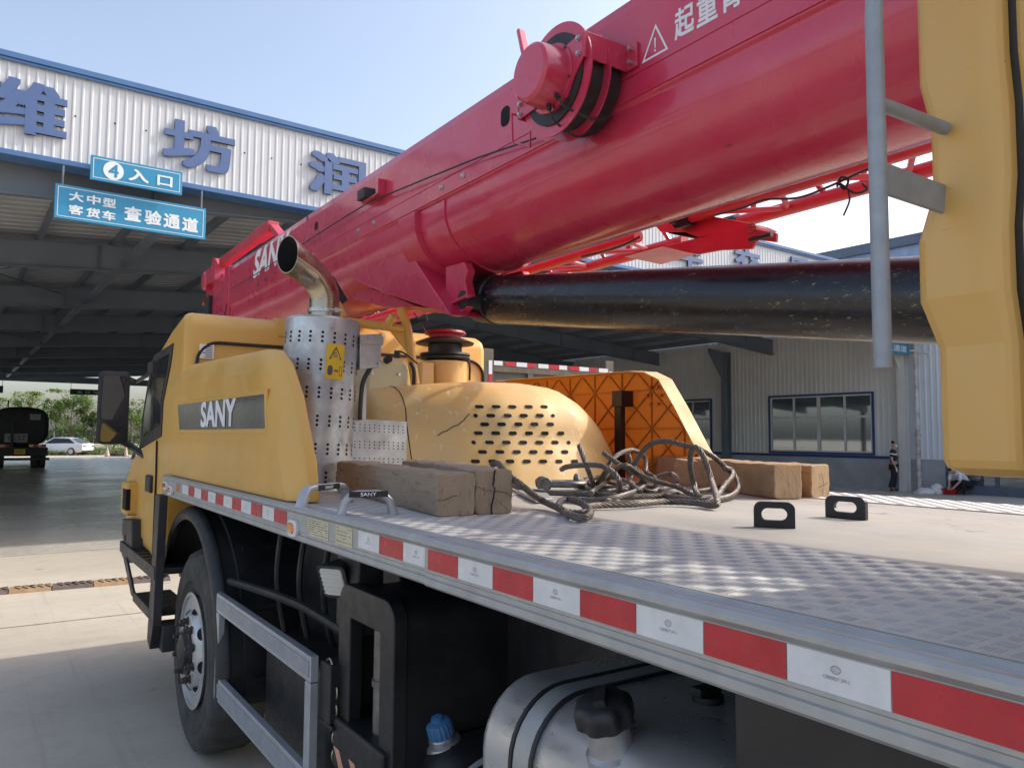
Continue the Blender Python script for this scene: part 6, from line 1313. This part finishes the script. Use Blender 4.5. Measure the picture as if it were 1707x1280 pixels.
rope('wire_rope_sling', 'highest loop of wire rope leaning against the right timbers', [[Z_(1068, 820, .03), Y_(1050, 800, 2.65), Y_(1066, 760, 2.65), Y_(1085, 740, 2.6), Y_(1112, 735, 2.5), Y_(1140, 742, 2.42), Y_(1165, 748, 2.36), Y_(1190, 762, 2.36), Y_(1208, 778, 2.36), Y_(1224, 792, 2.34), Y_(1232, 812, 2.25), Z_(1215, 828), Z_(1170, 834), Z_(1120, 828), Z_(1065, 816), Z_(1000, 812), Z_(962, 806)],
     [Y_(1208, 781, 2.34), Y_(1220, 784, 2.36), Y_(1221, 794, 2.30), Y_(1206, 812, 2.22), Z_(1194, 832)]], .0125)
rope('wire_rope_sling', 'tangled wire rope loops between the shackle and the engine hood', [[Y_(936, 782, 2.55), Y_(945, 778, 2.5), Y_(975, 775, 2.45), Y_(1005, 777, 2.38), Y_(1024, 789, 2.34), Y_(1033, 805, 2.3), Z_(1030, 825), Z_(1012, 836)],
     [Y_(965, 742, 2.62), Y_(972, 760, 2.58), Y_(982, 788, 2.52), Z_(990, 810, .02)], [Y_(1006, 755, 2.75), Y_(1030, 772, 2.65), Y_(1062, 790, 2.5), Y_(1095, 802, 2.42), Y_(1130, 812, 2.35), Z_(1160, 828)],
     [Y_(1012, 778, 2.7), Y_(1030, 758, 2.72), Y_(1055, 750, 2.74), Y_(1075, 762, 2.72), Y_(1077, 785, 2.68), Y_(1092, 798, 2.6), Z_(1088, 812), Z_(1040, 810), Z_(1000, 800, .02), Z_(960, 798, .025)], [Y_(1047, 757, 2.7), Y_(1054, 775, 2.68), Y_(1072, 794, 2.62), Z_(1066, 806, .02)],
     [Z_(960, 800, .02), Z_(985, 816), Z_(1020, 818), Z_(1055, 806, .02), Z_(1010, 794, .03), Z_(975, 803, .03), Z_(1000, 812)], [Z_(966, 812), Z_(1002, 800, .03), Y_(1012, 782, 2.62), Z_(995, 806, .04)], [Z_(945, 830), Z_(990, 834), Z_(1045, 824, .03), Z_(1075, 808, .035), Y_(1060, 786, 2.5), Y_(1035, 776, 2.5), Z_(1012, 800, .03), Z_(985, 822, .03)], [Z_(1100, 818, .03), Z_(1130, 806, .03), Y_(1118, 790, 2.55), Z_(1080, 800, .04), Z_(1040, 818, .03)]], .0115)
# ---- bow shackle
sc = Z_(925, 806, .03); sh_ = thing('shackle', 'dull grey bow shackle lying in the wire rope heap', 'shackle', sc)
u1 = V3(.86, -.5, 0); u2 = V3(.5, .86, 0)
u1 *= 1.25; u2 *= 1.25
mb = MB(); bow = [sc-u1*.03+u2*.040, sc+u1*.02+u2*.048, sc+u1*.06+u2*.055, sc+u1*.10+u2*.035, sc+u1*.115, sc+u1*.10-u2*.035, sc+u1*.06-u2*.055, sc+u1*.02-u2*.048, sc-u1*.03-u2*.040]; mb.tube(smooth_path(bow, 5), .0165, 12); mb.build('bow', M['shackle'], sh_)
for s_ in (-1, 1):
    c = sc-u1*.045+u2*.042*s_; mb = MB(); mb.cyl(c-u2*.014, c+u2*.014, .034, seg=20); mb.build('eye', M['shackle'], sh_, bevel=.004)
mb = MB(); mb.cyl(sc-u1*.045-u2*.085, sc-u1*.045+u2*.075, .018, seg=14); mb.build('pin', M['shackle'], sh_); mb = MB(); mb.cyl(sc-u1*.045+u2*.075+V3(0, 0, .0), sc-u1*.045+u2*.098, .032, seg=6); mb.build('pin_nut', M['shackle'], sh_, bevel=.003)
mb = MB(); lk = sc+u1*.085+V3(0, 0, .014); mb.tube([lk+u2*math.cos(t)*.03+V3(0, 0, math.sin(t)*.028) for t in [2*math.pi*i/16 for i in range(16)]], .010, 8, closed=True); mb.build('ring_link', M['shackle'], sh_)
# flat steel offcut under the rope
q = [Z_(a, b, .001) for a, b in ((862, 822), (893, 838), (922, 836), (905, 820))]; mb = MB(); mb.prism(q, (0, 0, .014)); o = mb.build('steel_flat', M['silver'], None, smooth=0, bevel=.002); props(o, 'flat grey steel strip under the rope beside the cracked timber', 'steel strip')
# ================================================================== PEOPLE
def skin_mesh(name, verts, edges, rad, mat, parent, sub=2, root=0):
    me = bpy.data.meshes.new(name); off = world_off(parent); me.from_pydata([tuple(Vector(v)-off) for v in verts], edges, []); me.materials.append(mat)
    o = bpy.data.objects.new(name, me); COL.objects.link(o); o.parent = parent
    md = o.modifiers.new('skin', 'SKIN'); md.use_smooth_shade = True
    for i, r_ in enumerate(rad): me.skin_vertices[0].data[i].radius = (r_, r_) if not isinstance(r_, tuple) else r_
    for i in range(len(verts)): me.skin_vertices[0].data[i].use_root = (i == root)
    s = o.modifiers.new('sub', 'SUBSURF'); s.levels = sub; s.render_levels = sub
    return o
def figure(label, base, fwd, J, male=True, mask=False, standing=True, mats=None):
    """J: joint dict in local metres (right, forward, up)"""
    t = thing('person', label, 'person', base); f = Vector(fwd).normalized(); rt_ = V3(f.y, -f.x, 0); B = Vector(base)
    w = lambda p: B+rt_*p[0]+f*p[1]+V3(0, 0, p[2])
    names = list(J['pts']); ix = {n: i for i, n in enumerate(names)}
    V = [w(J['pts'][n][0]) for n in names]; Rr = [J['pts'][n][1] for n in names]; E = [(ix[a], ix[b]) for a, b in J['edges']]
    # fingers: four fingers and a thumb rooted in each palm
    for side in ('l', 'r'):
        pa, wr = Vector(J['pts']['palm_'+side][0]), Vector(J['pts']['wrist_'+side][0]); d = (pa-wr).normalized(); sx_ = d.cross(V3(0, 1, 0)); sx_ = sx_.normalized() if sx_.length > .1 else V3(1, 0, 0); dn = d.cross(sx_)
        for k, (o_, l) in enumerate(((-.026, .055), (-.009, .066), (.009, .062), (.026, .048))):
            b0 = pa+d*.02+dn*o_; p1 = b0+d*l*.55+sx_*.004; p2 = b0+d*l*.9+sx_*.016*(1 if side == 'l' else -1)
            i0 = len(V); V += [w(b0), w(p1), w(p2)]; Rr += [.0095, .009, .0075]; E += [(ix['palm_'+side], i0), (i0, i0+1), (i0+1, i0+2)]
        i0 = len(V); V += [w(pa+dn*-.036+d*-.005), w(pa+dn*-.05+d*.03)]; Rr += [.011, .009]; E += [(ix['palm_'+side], i0), (i0, i0+1)]
    skin_mesh('body', V, E, Rr, M['skin'], t, 2, ix['pelvis'])
    def wear(name, keys, edges, rad, mat, root=0, sub=2): skin_mesh(name, [w(J['pts'][k][0] if isinstance(k, str) else k) for k in keys], edges, rad, mat, t, sub, root)
    return t, w, wear, f, rt_
# standing man, seen from his right rear quarter looking right
bp0 = P(1491, 819, 'Z', 0.0); bp0.z = 0.004
J = {'pts': {'pelvis': ((0, 0, .90), (.135, .11)), 'waist': ((0, .0, 1.05), (.13, .105)), 'chest': ((0, -.01, 1.24), (.155, .115)), 'neck0': ((0, -.01, 1.40), (.07, .06)), 'neck': ((0, .01, 1.46), .05), 'head0': ((0, .03, 1.52), (.062, .075)), 'head': ((0, .03, 1.60), (.07, .085)), 'top': ((0, .02, 1.66), (.055, .065)),
             'sh_l': ((-.17, -.01, 1.36), .058), 'el_l': ((-.215, -.05, 1.10), .043), 'wrist_l': ((-.20, .04, .88), .03), 'palm_l': ((-.195, .07, .80), (.022, .036)), 'sh_r': ((.17, -.01, 1.36), .058), 'el_r': ((.215, -.05, 1.10), .043), 'wrist_r': ((.20, .05, .88), .03), 'palm_r': ((.195, .08, .80), (.022, .036)),
             'hip_l': ((-.09, 0, .84), .085), 'kn_l': ((-.10, .03, .48), .058), 'an_l': ((-.10, -.02, .09), .04), 'toe_l': ((-.11, .12, .035), .035), 'hip_r': ((.09, 0, .84), .085), 'kn_r': ((.10, -.02, .48), .058), 'an_r': ((.11, -.14, .09), .04), 'toe_r': ((.12, .0, .035), .035)},
     'edges': [('pelvis', 'waist'), ('waist', 'chest'), ('chest', 'neck0'), ('neck0', 'neck'), ('neck', 'head0'), ('head0', 'head'), ('head', 'top'), ('neck0', 'sh_l'), ('sh_l', 'el_l'), ('el_l', 'wrist_l'), ('wrist_l', 'palm_l'), ('neck0', 'sh_r'), ('sh_r', 'el_r'), ('el_r', 'wrist_r'), ('wrist_r', 'palm_r'), ('pelvis', 'hip_l'), ('hip_l', 'kn_l'), ('kn_l', 'an_l'), ('an_l', 'toe_l'), ('pelvis', 'hip_r'), ('hip_r', 'kn_r'), ('kn_r', 'an_r'), ('an_r', 'toe_r')]}
fw_ = V3(.72, -.69, 0); fw_ = _r0*.86-Vector((_f.x, _f.y, 0)).normalized()*.5
pe, w, wear, f, rt_ = figure('standing man in dark clothes with a white chest stripe and face mask', bp0, fw_, J)
wear('polo_shirt', ['pelvis', 'waist', 'chest', 'neck0', 'sh_l', (-.212, -.04, 1.16), 'sh_r', (.212, -.04, 1.16)], [(0, 1), (1, 2), (2, 3), (3, 4), (4, 5), (3, 6), (6, 7)], [(.15, .125), (.148, .122), (.172, .130), (.082, .072), .072, .066, .072, .066], M['navy'], 1)
wear('trousers', ['pelvis', 'hip_l', 'kn_l', (-.10, -.02, .10), 'hip_r', 'kn_r', (.11, -.135, .10)], [(0, 1), (1, 2), (2, 3), (0, 4), (4, 5), (5, 6)], [(.146, .122), .10, .078, .066, .10, .078, .066], M['trouser'], 0)
for s_ in ('l', 'r'): wear('shoe', ['an_'+s_, 'toe_'+s_], [(0, 1)], [.048, .044], M['hair'], 0)
wear('hair', [(0, -.015, 1.62), (0, .0, 1.68), (0, .04, 1.70)], [(0, 1), (1, 2)], [(.078, .085), (.075, .085), (.06, .06)], M['hair'], 0)
mb = MB(); c = w((0, .105, 1.545)); mb.loft([rrect(c-f*.025, rt_, (0, 0, 1), .062, .055, .03), rrect(c+f*.012, rt_, (0, 0, 1), .045, .042, .025), rrect(c+f*.022, rt_, (0, 0, 1), .02, .025, .015)]); mb.build('face_mask', M['wcloth'], pe, smooth=60)
for s_ in (-1, 1):
    c = w((.028*s_, .112, 1.61)); mb = MB(); mb.lathe(c, f, [(-.01, .010), (.004, .008), (.006, .002)], 8); mb.build('eye', M['hair'], pe); c = w((.078*s_, .02, 1.585)); mb = MB(); mb.lathe(c-rt_*s_*.008, rt_*s_, [(0, .022), (.012, .026), (.016, .01)], 10); mb.build('ear', M['skin'], pe)
mb = MB(); rg = lambda z, k: [w((math.cos(t)*.182*k, math.sin(t)*.138*k-.008, z)) for t in [2*math.pi*i/24 for i in range(24)]]; mb.loft([rg(1.245, 1.0), rg(1.285, .985)], cap=False); mb.build('chest_stripe', M['wcloth'], pe)
for s_ in (-1, 1): mb = MB(); mb.lathe(w((.202*s_, -.03, 1.25)), w((.19*s_, -.02, 1.3))-w((.202*s_, -.03, 1.25)), [(0, .069), (.04, .069)], 16); mb.build('sleeve_stripe', M['wcloth'], pe)
mb = MB(); c = w((.205, .10, .735)); mb.obox(c, rt_*.006, f*.022, V3(0, 0, .06)); o = mb.build('phone', M['wcloth'], None, smooth=0, bevel=.004); props(o, 'small white phone held by the standing man', 'phone')
# crouching person, half hidden by the operator cab
bc0 = P(1606, 825, 'Z', 0.0); bc0.z = 0.004
Jc = {'pts': {'pelvis': ((0, -.14, .38), (.15, .13)), 'waist': ((0, -.02, .52), (.14, .115)), 'chest': ((0, .18, .66), (.155, .12)), 'neck0': ((0, .34, .74), (.07, .06)), 'neck': ((0, .40, .77), .05), 'head0': ((0, .46, .78), (.065, .075)), 'head': ((0, .53, .77), (.07, .085)), 'top': ((0, .58, .78), (.055, .06)),
              'sh_l': ((-.17, .30, .70), .056), 'el_l': ((-.20, .36, .45), .042), 'wrist_l': ((-.10, .48, .28), .03), 'palm_l': ((-.07, .53, .22), (.022, .034)), 'sh_r': ((.17, .30, .70), .056), 'el_r': ((.20, .36, .45), .042), 'wrist_r': ((.10, .48, .28), .03), 'palm_r': ((.07, .53, .22), (.022, .034)),
              'hip_l': ((-.11, -.14, .34), .095), 'kn_l': ((-.17, .28, .46), .065), 'an_l': ((-.14, .06, .09), .042), 'toe_l': ((-.15, .20, .04), .036), 'hip_r': ((.11, -.14, .34), .095), 'kn_r': ((.17, .28, .42), .065), 'an_r': ((.14, .06, .09), .042), 'toe_r': ((.15, .20, .04), .036)}, 'edges': J['edges']}
fc_ = -_r0*.85-Vector((_f.x, _f.y, 0)).normalized()*.3
pk, w, wear, f, rt_ = figure('crouching person in white shirt and dark trousers beside the red basin', bc0, fc_, Jc)
wear('shirt', ['pelvis', 'waist', 'chest', 'neck0', 'sh_l', 'el_l', 'sh_r', 'el_r'], [(0, 1), (1, 2), (2, 3), (3, 4), (4, 5), (3, 6), (6, 7)], [(.155, .135), (.158, .135), (.172, .138), (.085, .075), .072, .06, .072, .06], M['wcloth'], 1)
wear('trousers', ['pelvis', 'hip_l', 'kn_l', 'an_l', 'hip_r', 'kn_r', 'an_r'], [(0, 1), (1, 2), (2, 3), (0, 4), (4, 5), (5, 6)], [(.165, .145), .115, .085, .062, .115, .085, .062], M['trouser'], 0)
for s_ in ('l', 'r'): wear('shoe', ['an_'+s_, 'toe_'+s_], [(0, 1)], [.05, .044], M['plastic'], 0)
wear('hair', [(0, .52, .83), (0, .60, .80)], [(0, 1)], [(.08, .08), (.07, .075)], M['hair'], 0)
# things on the ground by the wall
b = P(1583, 824, 'Z', 0); mb = MB(); mb.lathe(b, (0, 0, 1), [(0.004, .17), (.02, .19), (.19, .25), (.20, .26), (.195, .235), (.06, .18), (.055, .01)], 24); props(mb.build('basin', M['redbag'], None, smooth=40), 'red plastic basin on the ground in front of the crouching person', 'basin')
def heap(label, px, py, rx, rz_, seed):
    rnd = random.Random(seed); b = P(px, py, 'Z', 0); mb = MB(); rings = []
    for k in range(7):
        t = k/6; rr = rx*math.cos(t*1.45)+.01; rings.append([V3(b.x+math.cos(a)*rr*rnd.uniform(.8, 1.2), b.y+math.sin(a)*rr*rnd.uniform(.8, 1.2), .004+rz_*math.sin(t*1.5)*rnd.uniform(.85, 1.1)) for a in [2*math.pi*i/14 for i in range(14)]])
    mb.loft(rings); o = mb.build('plastic_bag', M['bagw'], None, smooth=25); props(o, label, 'bag', 'white plastic bags on the ground')
heap('flat white plastic bag at the foot of the downpipe', 1542, 823, .34, .20, 1); heap('taller white plastic bag leaning on the red basin', 1562, 823, .24, .32, 2)
b = P(1619, 823, 'Z', 0); mb = MB(); mb.obox(b+V3(.1, .1, .17), BEX*.18, BEY*.36, V3(0, 0, .166)); props(mb.build('pale_box', M['plinth'], None, bevel=.01), 'pale grey box on the ground right of the crouching person', 'box')
a = P(1562, 818, 'Z', 0); q = P(1584, 778, 'Y', a.y+.2); mb = MB(); mb.tube([V3(a.x, a.y, .01), V3(a.x, a.y, .01).lerp(q, 1.0), V3(a.x, a.y, .01).lerp(q, 1.6)], .022, 8); props(mb.build('leaning_pole', M['wcloth'], None), 'thin white pole leaning above the plastic bags', 'pole')
